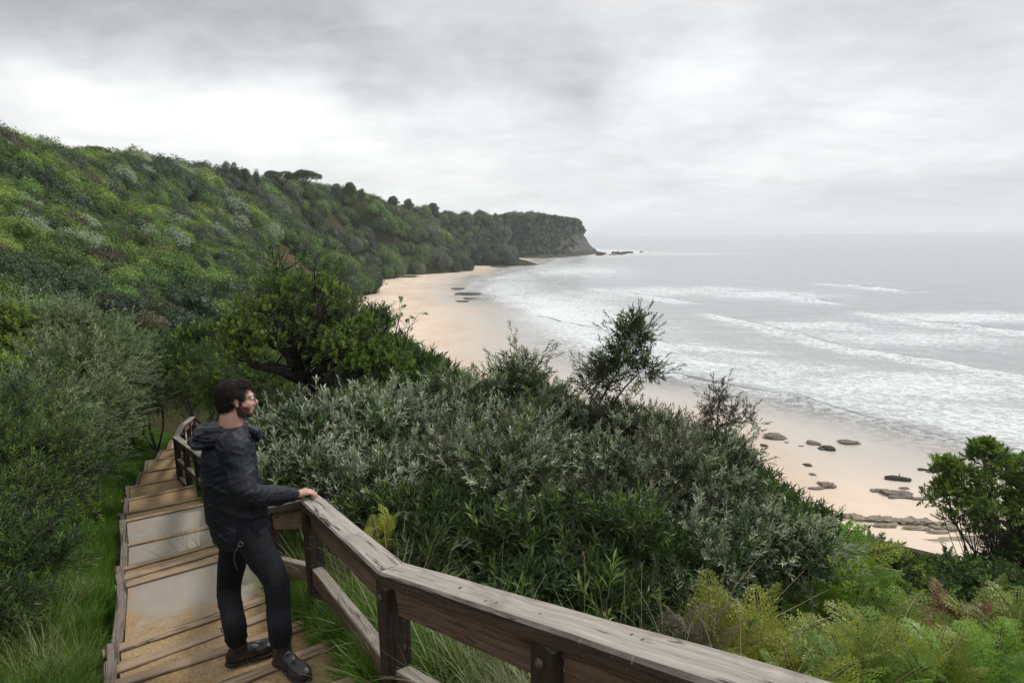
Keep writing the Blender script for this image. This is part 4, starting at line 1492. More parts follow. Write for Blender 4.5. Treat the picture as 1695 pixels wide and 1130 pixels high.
def blades(name, mat, n=30, L=.3, w=.006, R=.05, droop=.6, seed=0, seg=4):
    rnd = random.Random(seed)
    V = []; F = []; TI = []
    for i in range(n):
        ph = rnd.uniform(0, 6.283); r = R * math.sqrt(rnd.random())
        p = Vector((r * math.cos(ph), r * math.sin(ph), 0))
        ph2 = ph + rnd.uniform(-.9, .9)
        l = L * rnd.uniform(.5, 1.15); th = rnd.uniform(.03, .5); dr = droop * rnd.uniform(.4, 1.4)
        ti = rnd.random()
        s = Vector((-math.sin(ph2), math.cos(ph2), 0))
        i0 = len(V)
        for k_ in range(seg + 1):
            t = k_ / seg
            ww = w * (1 - t ** 1.5) * .5 + .0003
            V += [p + s * ww, p - s * ww]; TI += [ti, ti]
            a = th + dr * t * 1.3
            p = p + Vector((math.sin(a) * math.cos(ph2), math.sin(a) * math.sin(ph2), math.cos(a))) * (l / seg)
        for k_ in range(seg):
            q_ = i0 + 2 * k_
            F.append((q_, q_ + 1, q_ + 3, q_ + 2))
    me = bpy.data.meshes.new(name)
    me.from_pydata([tuple(v) for v in V], [], F)
    me.materials.append(mat)
    me.attributes.new('tint', 'FLOAT', 'POINT').data.foreach_set('value', TI)
    me.update()
    return me


def source(name, meshes):
    """a node group that scatters these meshes over the points of whatever carries it"""
    c = bpy.data.collections.new(name + '_sources')
    for i, me in enumerate(meshes):
        c.objects.link(bpy.data.objects.new('%s_%02d' % (name, i), me))
    ng = bpy.data.node_groups.new(name + '_scatter', 'GeometryNodeTree')
    ng.interface.new_socket(name='Geometry', in_out='INPUT', socket_type='NodeSocketGeometry')
    ng.interface.new_socket(name='Geometry', in_out='OUTPUT', socket_type='NodeSocketGeometry')
    gi = ng.nodes.new('NodeGroupInput'); go = ng.nodes.new('NodeGroupOutput')
    ci = ng.nodes.new('GeometryNodeCollectionInfo')
    ci.inputs['Collection'].default_value = c
    ci.inputs['Separate Children'].default_value = True
    ci.inputs['Reset Children'].default_value = True
    ip = ng.nodes.new('GeometryNodeInstanceOnPoints')
    ip.inputs['Pick Instance'].default_value = True

    def attr(nm, dt):
        a = ng.nodes.new('GeometryNodeInputNamedAttribute'); a.data_type = dt
        a.inputs['Name'].default_value = nm
        return [o for o in a.outputs if o.enabled and o.name == 'Attribute'][0]
    ng.links.new(gi.outputs[0], ip.inputs['Points'])
    ng.links.new(ci.outputs[0], ip.inputs['Instance'])
    ng.links.new(attr('idx', 'INT'), ip.inputs['Instance Index'])
    ng.links.new(attr('rot', 'FLOAT_VECTOR'), ip.inputs['Rotation'])
    ng.links.new(attr('scl', 'FLOAT'), ip.inputs['Scale'])
    ng.links.new(ip.outputs[0], go.inputs[0])
    ng['n'] = len(meshes)
    return ng


def scatter(name, pos, dirs, scl, ng, parent=None, loc=(0, 0, 0), idx=None, jitter=.35, kind='stuff'):
    n = len(pos)
    dirs = dirs + RG.normal(size=(n, 3)) * jitter
    dirs /= np.linalg.norm(dirs, axis=1)[:, None] + 1e-9
    # frame with z along dir and a random spin
    a = np.cross(dirs, RG.normal(size=(n, 3))); a /= np.linalg.norm(a, axis=1)[:, None] + 1e-9
    b = np.cross(dirs, a)
    M20 = a[:, 2]; M21 = b[:, 2]; M22 = dirs[:, 2]; M10 = a[:, 1]; M00 = a[:, 0]
    ey = np.arcsin(np.clip(-M20, -1, 1)); ex = np.arctan2(M21, M22); ez = np.arctan2(M10, M00)
    me = bpy.data.meshes.new(name)
    me.vertices.add(n); me.vertices.foreach_set('co', (pos - np.array(loc)).astype(np.float32).ravel())
    me.attributes.new('rot', 'FLOAT_VECTOR', 'POINT').data.foreach_set('vector', np.column_stack([ex, ey, ez]).astype(np.float32).ravel())
    me.attributes.new('scl', 'FLOAT', 'POINT').data.foreach_set('value', np.broadcast_to(scl, (n,)).astype(np.float32))
    if idx is None: idx = RG.integers(0, ng['n'], n)
    me.attributes.new('idx', 'INT', 'POINT').data.foreach_set('value', idx.astype(np.int32))
    o = link(name, me, parent)
    if parent is None: o.location = loc
    md = o.modifiers.new('scatter', 'NODES'); md.node_group = ng
    if kind: o['kind'] = kind
    return o


def lobe_points(lobes, dens, depth=(.55, 1.06), zmin=None, thin=.75, under=.5, power=.6):
    """points through the outer layers of a union of ellipsoids, with outward directions"""
    P = []; N = []
    for i, (c, r) in enumerate(lobes):
        c = np.array(c); r = np.array(r if hasattr(r, '__len__') else (r, r, r))
        n = max(16 if dens > 20 else 6, int(dens * 4 * math.pi * (r.prod() ** (2 / 3))))
        d = RG.normal(size=(n, 3)); d /= np.linalg.norm(d, axis=1)[:, None]
        keep = (d[:, 2] > -under) | (RG.random(n) < .25)
        d = d[keep]; n = len(d)
        rr = depth[0] + (depth[1] - depth[0]) * RG.random(n) ** power
        lump = 1 + .22 * fbm(d * 2.1 + i * 7.1, 3, 60 + i)
        p = c + d * r * (rr * lump)[:, None]
        ok = np.ones(n, bool)
        for j, (c2, r2) in enumerate(lobes):
            if j == i: continue
            r2 = np.array(r2 if hasattr(r2, '__len__') else (r2, r2, r2))
            ok &= (((p - np.array(c2)) / (r2 * thin)) ** 2).sum(1) > 1
        nn = d / r; nn /= np.linalg.norm(nn, axis=1)[:, None]
        P.append(p[ok]); N.append(nn[ok])
    P = np.vstack(P); N = np.vstack(N)
    if zmin is not None:
        k_ = P[:, 2] > zmin
        P, N = P[k_], N[k_]
    return P, N


def branches(name, base, lobes, parent, mat, r0=.05, twigs=5, seed=0, origin=(0, 0, 0), sides=5, wig=.12):
    rnd = random.Random(seed)
    mb = MB(); base = Vector(base); O = Vector(origin)
    for (c, r) in lobes:
        c = Vector(c); rr = max(r) if hasattr(r, '__len__') else r
        m1 = base.lerp(c, .4) + Vector((rnd.uniform(-1, 1), rnd.uniform(-1, 1), rnd.uniform(-.3, .6))) * wig * (c - base).length
        m2 = base.lerp(c, .75) + Vector((rnd.uniform(-1, 1), rnd.uniform(-1, 1), rnd.uniform(-.3, .6))) * wig * .7 * (c - base).length
        mb.tube([base - O, m1 - O, m2 - O, c - O], [r0, r0 * .75, r0 * .5, r0 * .3], sides)
        for k_ in range(twigs):
            s = m1.lerp(c, rnd.random()) if k_ % 2 else c
            d = rdir(rnd.uniform(.1, 1.7), rnd.uniform(0, 6.28))
            e = c + d * rr * rnd.uniform(.7, 1.0)
            mm_ = s.lerp(e, .5) + Vector((rnd.uniform(-1, 1), rnd.uniform(-1, 1), rnd.uniform(-1, 1))) * .12 * rr
            mb.tube([s - O, mm_ - O, e - O], [r0 * .3, r0 * .2, r0 * .07], 4)
    o = link(name, mb.mesh(name, [mat], True), parent)
    return o


S = {}
S['silver'] = source('silver_sprig', [sprig_lance('silver_sprig', ML['silver'], seed=i, n=16 + 2 * i, L=.16 + .02 * i, leaf=.062, w=.0150) for i in range(3)] + [sprig_branchy('silver_spray', ML['silver'], k=4, seed=i, L=.27, leaf=.055, w=.014) for i in range(2)])
S['duskysprig'] = source('dusky_sprig', [sprig_branchy('dusky_spray', ML['purple'], k=4, seed=i + 4, L=.24, leaf=.042, w=.011) for i in range(3)])
S['darklance'] = source('dark_sprig', [sprig_lance('dark_sprig', ML['dark'], seed=i + 20, n=14, L=.2, leaf=.085, w=.019) for i in range(4)] + [sprig_lance('green_sprig', ML['green'], seed=i + 30, n=12, L=.18, leaf=.080, w=.018) for i in range(1)])
S['rosette'] = source('rosette_sprig', [sprig_rosette('rosette_sprig', ML['green'], seed=i, n=10 + i) for i in range(3)])
S['rosettedark'] = source('dark_rosette', [sprig_rosette('dark_rosette', ML['dark'], seed=i, n=10 + i) for i in range(2)] + [sprig_rosette('green_rosette', ML['green'], seed=i + 6, n=9) for i in range(1)])
S['bright'] = source('bright_sprig', [sprig_rosette('bright_sprig', ML['bright'], seed=i + 3, n=11, L=.12, leaf=.05, w=.02) for i in range(3)])
S['feather'] = source('feather_spray', [sprig_branchy('feather_spray', ML['feather'], k=5, seed=i + 8, L=.36, leaf=.065, w=.0125, n=10) for i in range(3)])
S['featherdark'] = source('featherdark_spray', [sprig_branchy('green_spray', ML['green'], k=5, seed=i + 8, L=.34, leaf=.055, w=.010, n=11) for i in range(2)] + [sprig_branchy('dark_spray', ML['dark'], k=5, seed=i + 8, L=.34, leaf=.055, w=.010, n=11) for i in range(2)])
for k_, mm_ in (('c_green', 'green'), ('c_bright', 'bright'), ('c_dark', 'dark'), ('c_grey', 'grey'), ('c_brown', 'brown'), ('c_feather', 'feather')):
    S[k_] = source(k_ + '_tuft', [clump(k_ + '_tuft', ML[mm_], n=46, R=.24, leaf=.085, w=.045, seed=i) for i in range(2)])
S['grass'] = source('grass_tuft', [blades('grass_tuft', ML['grass'], n=34, L=.10 + .04 * i, w=.005, R=.07, seed=i, seg=3) for i in range(3)])
S['straw'] = source('long_tuft', [blades('long_tuft', ML['straw'], n=46, L=.62 + .15 * i, w=.006, R=.05, droop=1.2, seed=i + 5, seg=6) for i in range(3)])


def lobes_px(L):
    """surveyed lobes: (px, py, radius px, distance ahead[, flatten])"""
    r = []
    for a in L:
        c = PY(a[0], a[1], a[3])
        rr = a[2] / 1000 * a[3] * 1.03
        fl = a[4] if len(a) > 4 else .85
        r.append((tuple(c), (rr, rr, rr * fl)))
    return r


def sublobes(L, seed=0, k=10):
    rnd = random.Random(seed + 500)
    out = []
    for c, r in L:
        c = Vector(c)
        out.append((tuple(c), tuple(x * .70 for x in r)))
        if r[0] < .2: continue
        for i in range(k):
            d = rdir(math.acos(rnd.uniform(-.35, 1)), rnd.uniform(0, 6.283))
            s = rnd.uniform(.22, .44)
            p = c + Vector((d.x * r[0], d.y * r[1], d.z * r[2])) * rnd.uniform(.66, 1.0)
            out.append((tuple(p), (r[0] * s, r[1] * s, r[2] * s * 1.05)))
    return out


def bush(name, label, cat, lobes, src, dens, scl=1.0, group=None, seed=0, r0=.035, base=None, twigs=4, extra=None, depth=(.72, 1.05), up=.6, under=.5, thin=.72, wood=None, jitter=.4, foliage_name='foliage', stems=None):
    L = lobes_px(lobes)
    cx = np.mean([l[0] for l in L], axis=0)
    L0 = L; L = sublobes(L, seed)
    if base is None:
        lo = min(L0, key=lambda l: l[0][2])
        bx_, by_ = (cx[0] * .5 + lo[0][0] * .5), (cx[1] * .5 + lo[0][1] * .5)
        base = (bx_, by_, gz(bx_, by_))
    t = empty(name, base)
    tag(t, label, cat, group)
    P, N = lobe_points(L, dens, depth=depth, under=under, thin=thin)
    N = N + np.array([0, 0, up])
    g_ = ground_z(P[:, :2], fine=False)
    k_ = P[:, 2] > g_ - .05
    P, N = P[k_], N[k_]
    if len(P): scatter(foliage_name, P, N, scl * (.6 + .8 * RG.random(len(P)) ** 1.3), S[src], t, base, jitter=jitter)
    branches('branches', base, [l for l in L0 if l[1][0] > .2 or not stems], t, wood or M_BARK, r0=r0, twigs=twigs, seed=seed, origin=base)
    if stems:
        mb = MB()
        for st__ in stems:
            pts = [PY(*a) - Vector(base) for a in st__]
            mb.tube(pts, [.013 * (1 - .75 * i / (len(pts) - 1)) + .002 for i in range(len(pts))], 6)
            for i in range(1, len(pts)):
                for j in range(3):
                    a_ = pts[i - 1].lerp(pts[i], .2 + .3 * j)
                    mb.tube([a_, a_ + rdir(random.uniform(.3, 1.4), random.uniform(0, 6.28)) * random.uniform(.06, .13)], [.004, .0015], 4)
        link('leader_stem', mb.mesh('leader_stem', [wood or M_BARK]), t)
    if extra:  # dark sprigs deep inside paint in shaded depth; outer ones vary the leaf colour
        for (src2, dens2, scl2, dep2) in extra:
            P, N = lobe_points(L, dens2, depth=dep2, under=under, thin=thin * .8)
            k_ = P[:, 2] > ground_z(P[:, :2], fine=False) - .05
            P, N = P[k_], N[k_] + np.array([0, 0, up])
            if len(P): scatter('inner_foliage', P, N, scl2 * (.75 + .5 * RG.random(len(P))), S[src2], t, base, jitter=.6)
    return t
# ------------------------------------------------------------------ plants near the fence and path
bush('silver_shrub', 'silvery green shrub right of the man, beside the leaning dark trunk', 'shrub',
     [(455, 745, 38, 6.6), (500, 745, 52, 6.4), (560, 735, 55, 6.6), (620, 745, 62, 6.4), (490, 810, 50, 5.6), (560, 815, 62, 5.6), (625, 830, 60, 5.4), (660, 700, 45, 7.2), (700, 740, 50, 6.8)],
     'silver', 142, 1.0, seed=1, extra=[('darklance', 60, 1.0, (.3, .8)), ('darklance', 34, .9, (.9, 1.04))])
bush('silver_shrub', 'broad silver-green shrub whose pointed leader stands against the pale sand', 'shrub',
     [(720, 716, 53, 7.6), (790, 691, 55, 7.8), (850, 676, 44, 7.6), (864, 619, 22, 7.6, 1.6), (905, 700, 34, 7.6), (760, 771, 73, 6.8), (850, 766, 87, 6.6), (760, 840, 85, 5.8), (860, 840, 90, 5.6), (925, 735, 55, 7.2)],
     'silver', 130, 1.0, seed=2, stems=[[(860, 680, 7.6), (863, 640, 7.6), (865, 600, 7.6), (866, 578, 7.6)]], extra=[('darklance', 70, 1.1, (.3, .8)), ('duskysprig', 50, 1.0, (.8, 1.08)), ('darklance', 36, .9, (.9, 1.04)), ('featherdark', 8, 1.0, (.9, 1.04))])
bush('silver_shrub', 'dusky silver shrub with a tall leaning leafy branch reaching up against the surf', 'shrub',
     [(985, 732, 46, 7.2), (1035, 742, 50, 7.0), (1090, 742, 34, 7.0), (1120, 731, 27, 7.0), (1000, 786, 73, 6.6), (1090, 796, 64, 6.4), (1160, 796, 50, 6.5), (1195, 776, 31, 6.6), (985, 640, 20, 7.2), (1010, 618, 16, 7.2), (1030, 595, 17, 7.2), (1047, 568, 16, 7.2, 1.4), (1050, 550, 9, 7.2, 1.6), (1060, 618, 20, 7.2, .7), (1010, 855, 90, 5.8), (1110, 855, 80, 5.8), (1190, 830, 50, 6.2)],
     'silver', 124, .95, seed=3, stems=[[(955, 735, 7.1), (985, 680, 7.2), (1010, 635, 7.2), (1032, 600, 7.2), (1047, 570, 7.2), (1051, 548, 7.2)], [(1005, 680, 7.2), (1035, 640, 7.2), (1060, 615, 7.2)], [(1010, 635, 7.2), (1000, 618, 7.2)]], extra=[('darklance', 70, 1.1, (.3, .8)), ('duskysprig', 90, 1.0, (.8, 1.06)), ('darklance', 40, .9, (.9, 1.04))])
bush('silver_shrub', 'small dark sprig shrub with one side shoot pointing right over the sand', 'shrub',
     [(1188, 668, 14, 7.2, 1.2), (1190, 695, 18, 7.2, 1.1), (1165, 705, 12, 7.2, .6), (1215, 697, 12, 7.2, .4), (1240, 697, 10, 7.2, .4), (1188, 722, 12, 7.2, 1.2), (1190, 745, 14, 7.0)],
     'duskysprig', 420, .8, seed=4, stems=[[(1188, 790, 7.0), (1190, 730, 7.1), (1188, 690, 7.2), (1190, 655, 7.2)], [(1190, 705, 7.2), (1215, 698, 7.2), (1248, 697, 7.2)], [(1188, 715, 7.2), (1165, 704, 7.2), (1150, 705, 7.2)]], r0=.014, base=tuple(PY(1185, 800, 6.9)), twigs=3)
bush('dark_shrub', 'dark green narrow-leaved shrub in the shade below the silver shrubs, behind the long rail', 'shrub',
     [(700, 900, 75, 4.9), (790, 930, 90, 4.7), (900, 940, 100, 4.6), (1010, 950, 100, 4.6), (700, 960, 50, 4.3), (860, 1000, 70, 4.1), (1000, 1030, 60, 4.0), (640, 880, 45, 4.9), (1100, 930, 70, 5.0)],
     'darklance', 90, 1.0, seed=5, extra=[('darklance', 60, 1.2, (.2, .8))])
bush('silver_shrub', 'low silver-leaved shrub with upright shoots behind the far end of the rail', 'shrub',
     [(1130, 940, 55, 4.9), (1190, 960, 50, 4.8), (1240, 925, 55, 5.2), (1290, 910, 42, 5.4), (1110, 990, 36, 4.2), (1320, 880, 26, 5.8), (1340, 940, 40, 5.2)],
     'silver', 130, .9, seed=6, extra=[('darklance', 60, 1.0, (.3, .9))])
bush('dark_shrub', 'dark green shrub just below the silver shrub, right of centre', 'shrub',
     [(1230, 850, 55, 6.4), (1190, 890, 60, 5.8), (1280, 880, 45, 6.2), (1140, 850, 50, 6.2)], 'darklance', 102, 1.0, seed=8)
bush('bright_shrub', 'bright green rounded shrub edging the sand right of the silver shrubs', 'shrub',
     [(1240, 810, 34, 9.0), (1262, 835, 36, 8.6), (1300, 855, 34, 9.0), (1225, 780, 20, 9.0), (1345, 865, 30, 9.5)], 'bright', 170, 1.0, seed=9, extra=[('darklance', 60, 1.2, (.2, .8))])
bush('coastal_shrub', 'wide deep green shrub in front of the rock ledge on the sand', 'shrub',
     [(1390, 912, 38, 11), (1440, 920, 36, 11), (1340, 905, 38, 10), (1490, 948, 36, 10.5), (1420, 945, 60, 9.0), (1500, 985, 60, 8.4), (1360, 960, 50, 8.0), (1450, 1010, 50, 7.4)],
     'rosettedark', 95, 1.25, seed=10, extra=[('bright', 34, 1.2, (.9, 1.06))])
bush('coastal_shrub', 'green leafy shrub at the right edge below the dark twiggy tree', 'shrub',
     [(1565, 965, 36, 10.5), (1630, 965, 42, 10.5), (1700, 950, 60, 10.5), (1590, 990, 60, 9.2), (1670, 1000, 60, 9.0), (1545, 945, 20, 11), (1740, 900, 60, 11)],
     'rosettedark', 95, 1.25, seed=11, extra=[('rosette', 50, 1.1, (.9, 1.06))])
# the tree at the right edge: bright crown over a dark twiggy underside
bush('coastal_tree', 'green-topped coastal tree at the right edge with dark bare twigs underneath', 'tree',
     [(1640, 762, 36, 11.6, .4), (1592, 792, 34, 11.4, .32), (1665, 806, 48, 11.7, .32), (1705, 785, 40, 11.5, .4), (1582, 832, 40, 11.1, .30), (1652, 842, 52, 11.4, .32), (1712, 840, 50, 11.2, .4), (1568, 772, 20, 11.5, .4), (1598, 864, 32, 11.3, .3), (1628, 744, 18, 11.5, .5), (1560, 808, 20, 11.3, .4), (1690, 866, 40, 11.5, .35)],
     'rosette', 150, 1.15, seed=12, base=(9.9, 10.6, gz(9.9, 10.6)), r0=.03, twigs=8, under=.15, depth=(.7, 1.06), extra=[('bright', 60, 1.1, (.9, 1.08))])
tw = MB()
rnd = random.Random(5)
tb = PY(1760, 990, 10.6)
for i in range(700):
    e = PY(rnd.uniform(1590, 1760), rnd.uniform(850, 935), rnd.uniform(10.6, 11.6))
    s = tb.lerp(e, rnd.uniform(.5, .85)) + Vector((rnd.uniform(-.2, .2), rnd.uniform(-.2, .2), rnd.uniform(-.2, .2)))
    mid = s.lerp(e, .5) + Vector((rnd.uniform(-.08, .08), rnd.uniform(-.08, .08), rnd.uniform(-.06, .06)))
    tw.tube([s, mid, e], [.006, .004, .0015], 3)
tree_r = [o for o in SC.objects if o.get('label', '').startswith('green-topped')][0]
o = link('twigs', tw.mesh('twigs', [M_BARK]), tree_r); o.location = -tree_r.location; o['kind'] = 'stuff'
bush('coastal_tree', 'low green-leaved tree beyond the rounded glossy shrub, over the sand', 'tree',
     [(600, 560, 30, 15, .7), (640, 592, 36, 14.5, .7), (622, 536, 16, 15, .7), (655, 630, 42, 13.5), (690, 618, 24, 13), (690, 660, 45, 12), (590, 610, 40, 14)],
     'rosette', 110, 1.3, seed=13, extra=[('darklance', 60, 1.6, (.2, .85))], r0=.07)
bush('bright_shrub', 'bright green shrub between the dark tree and the broad silver shrub', 'shrub',
     [(712, 625, 22, 10.5), (742, 645, 24, 10), (690, 668, 32, 9.6), (762, 655, 20, 9.8), (650, 690, 34, 9.5)], 'bright', 150, 1.1, seed=14, extra=[('darklance', 60, 1.4, (.2, .85))])
# the twisted dark tree in the middle
tree = empty('coastal_tree', tuple(PY(545, 760, 9.6)))
tag(tree, 'gnarled dark-limbed tree with open spreading crown behind the man', 'tree')
O = tree.location.copy()
mb = MB()
k0 = PY(540, 745, 9.6); k1 = PY(512, 668, 9.8); k2 = PY(506, 640, 9.9)
mb.tube([k0 - O, PY(525, 700, 9.7) - O, k1 - O, k2 - O], [.24, .20, .15, .12], 9)
mb.tube([PY(520, 690, 9.7) - O, PY(495, 662, 9.5) - O, PY(478, 660, 9.4) - O], [.13, .11, .09], 7)
tips = []
limbs = [[(506, 640, 9.9), (492, 610, 9.8), (470, 580, 9.6), (430, 560, 9.4), (400, 545, 9.2)], [(506, 640, 9.9), (505, 600, 10), (500, 560, 10.2), (490, 520, 10.3), (470, 490, 10.4)],
         [(506, 640, 9.9), (530, 610, 10), (545, 570, 10.2), (560, 530, 10.4), (580, 505, 10.6)], [(506, 645, 9.9), (550, 628, 9.8), (590, 620, 9.8), (630, 600, 9.8), (665, 595, 9.8)],
         [(500, 630, 9.9), (460, 612, 9.5), (420, 605, 9.2), (390, 590, 9.0)], [(530, 610, 10), (570, 590, 10), (610, 565, 10), (640, 545, 10.2)], [(492, 610, 9.8), (480, 560, 9.6), (450, 520, 9.5), (425, 510, 9.5)],
         [(505, 600, 10), (525, 560, 9.8), (530, 510, 9.8), (520, 480, 9.9)], [(550, 628, 9.8), (600, 650, 9.5), (640, 655, 9.4)], [(470, 490, 10.4), (465, 465, 10.4), (458, 450, 10.4)]]
rnd = random.Random(3)
for L in limbs:
    pts = [PY(*a) for a in L]
    n = len(pts)
    mb.tube([p - O for p in pts], [.085 * (1 - i / n) ** 1.0 + .012 for i in range(n)], 7)
    for i in range(1, n):
        for k_ in range(5):
            s = pts[i - 1].lerp(pts[i], rnd.random())
            d = rdir(rnd.uniform(.0, 1.5), rnd.uniform(0, 6.28))
            e = s + d * rnd.uniform(.3, .75)
            mid = s.lerp(e, .5) + Vector((rnd.uniform(-.1, .1), rnd.uniform(-.1, .1), rnd.uniform(-.05, .12)))
            mb.tube([s - O, mid - O, e - O], [.02, .012, .004], 4)
            for j in range(3):
                e2 = e + rdir(rnd.uniform(0, 1.4), rnd.uniform(0, 6.28)) * rnd.uniform(.12, .28)
                mb.tube([mid.lerp(e, rnd.random()) - O, e2 - O], [.006, .003], 3)
                tips.append(e2)
            tips.append(e)
link('trunk', mb.mesh('trunk', [M_BARK], True), tree)
CROWN = [(400, 545, 34, 9.2), (440, 520, 40, 9.5), (470, 480, 32, 10.2), (458, 455, 14, 10.4), (520, 490, 42, 9.8), (500, 540, 50, 10), (565, 515, 36, 10.4), (595, 550, 36, 10), (632, 575, 30, 10), (655, 610, 30, 9.8),
      (400, 590, 30, 9.0), (440, 575, 40, 9.4), (560, 575, 42, 9.6), (610, 600, 34, 9.5), (385, 565, 20, 9.1), (630, 645, 26, 9.4)]
LL = [(c, (r[0], r[1], r[2] * .62)) for c, r in lobes_px(CROWN)]
P, N = lobe_points(sublobes(LL, 77), 46, depth=(.75, 1.1), under=.1, thin=.6)
tp_ = np.array([tuple(t) for t in tips])
P = np.vstack([P, tp_]); N = np.vstack([N, RG.normal(size=tp_.shape) * .4])
scatter('foliage', P, N + np.array([0, 0, .8]), 1.05 * (.7 + .5 * RG.random(len(P))), S['rosette'], tree, tuple(O))
P, N = lobe_points(sublobes(LL, 77), 34, depth=(.85, 1.12), under=.05, thin=.6)
scatter('light_foliage', P, N + np.array([0, 0, .9]), 1.0 * (.7 + .5 * RG.random(len(P))), S['bright'], tree, tuple(O))
P, N = lobe_points(LL, 14, depth=(.5, 1.1), under=.9, thin=.5)
scatter('dusky_foliage', P, N + np.array([0, 0, .3]), 1.0 * (.7 + .5 * RG.random(len(P))), S['duskysprig'], tree, tuple(O))
# bare grey twigs at the tree's upper right
mb = MB()
for i in range(150):
    s = PY(rnd.uniform(530, 575), rnd.uniform(495, 530), 10.4); e = PY(rnd.uniform(500, 585), rnd.uniform(462, 500), 10.5)
    mb.tube([s - O, s.lerp(e, .5) - O + Vector((rnd.uniform(-.06, .06), 0, .04)), e - O], [.006, .004, .0015], 3)
o = link('bare_twigs', mb.mesh('bare_twigs', [M_TWIG]), tree); o['kind'] = 'stuff'

bush('yellow_green_shrub', 'yellow-green shrub glowing above the bend of the path', 'shrub',
     [(285, 598, 20, 17), (320, 575, 24, 18), (350, 570, 26, 18), (380, 590, 26, 17), (300, 610, 22, 16.5)], 'bright', 60, 1.9, seed=15, extra=[('darklance', 40, 1.8, (.2, .8))])
bush('bright_shrub', 'light green feathery shrub directly behind the man\'s head', 'shrub',
     [(345, 625, 34, 14), (400, 625, 40, 13), (440, 650, 40, 12), (370, 660, 36, 13), (430, 690, 36, 11.5), (470, 700, 30, 11), (330, 660, 22, 18)], 'bright', 75, 1.3, seed=16, extra=[('featherdark', 40, 1.2, (.4, .95))])
bush('green_shrub', 'deep green shrub in the hollow behind the fence, below the trunk', 'shrub',
     [(440, 740, 30, 9), (470, 770, 30, 8.4), (420, 720, 24, 10), (600, 690, 40, 9), (560, 700, 30, 9), (660, 690, 34, 9)], 'darklance', 120, 1.1, seed=17)
bush('feathery_shrub', 'grey-green feathery shrub overhanging the far end of the path', 'shrub',
     [(245, 640, 34, 18), (205, 655, 38, 16), (270, 660, 26, 18), (225, 672, 26, 16), (180, 690, 24, 14)], 'feather', 48, 1.3, seed=18, extra=[('featherdark', 35, 1.3, (.3, .75))])
bush('feathery_shrub', 'pale silvery feathery shrub upper left of the path', 'shrub',
     [(60, 580, 50, 13), (120, 590, 55, 13), (30, 620, 50, 12), (180, 600, 40, 14), (100, 640, 55, 11.5), (170, 640, 40, 13)], 'feather', 68, 1.2, seed=19, extra=[('featherdark', 40, 1.3, (.3, .75))])
bush('feathery_shrub', 'green feathery shrub leaning over the grass left of the path', 'shrub',
     [(140, 700, 42, 10), (95, 740, 46, 8.5), (165, 725, 26, 10), (50, 700, 55, 9), (120, 775, 26, 8.4)], 'feather', 76, 1.0, seed=20, extra=[('featherdark', 60, 1.1, (.3, .85))])
bush('dark_shrub', 'dark shaded shrub at the left edge of the picture', 'shrub',
     [(20, 790, 70, 6.2), (45, 840, 45, 5.8), (-20, 870, 70, 5.2), (85, 810, 26, 6.6), (20, 720, 60, 7.5)], 'featherdark', 140, .9, seed=21, extra=[('darklance', 80, 1.0, (.2, .8))])
bush('dark_shrub', 'dark tangled undergrowth shrub in the lower left corner', 'shrub',
     [(10, 960, 70, 4.2), (20, 1060, 45, 3.8), (-50, 1040, 70, 3.7), (35, 940, 26, 4.8), (0, 1150, 50, 3.4)], 'darklance', 150, .8, seed=22, extra=[('featherdark', 80, .8, (.3, 1.0))])
bush('yellow_green_shrub', 'small yellow-green shrub at the grass edge beside the path', 'shrub',
     [(140, 832, 18, 7.6), (165, 828, 14, 7.8), (120, 850, 14, 7.2), (150, 845, 12, 7.4)], 'bright', 220, .9, seed=23, r0=.012)
bush('glossy_shrub', 'glossy green shrub at the far left edge above the feathery shrub', 'shrub',
     [(5, 545, 34, 12), (-30, 570, 50, 12), (20, 590, 26, 11.5), (-20, 640, 50, 10)], 'bright', 100, 1.3, seed=24, extra=[('rosette', 80, 1.2, (.4, .9))])
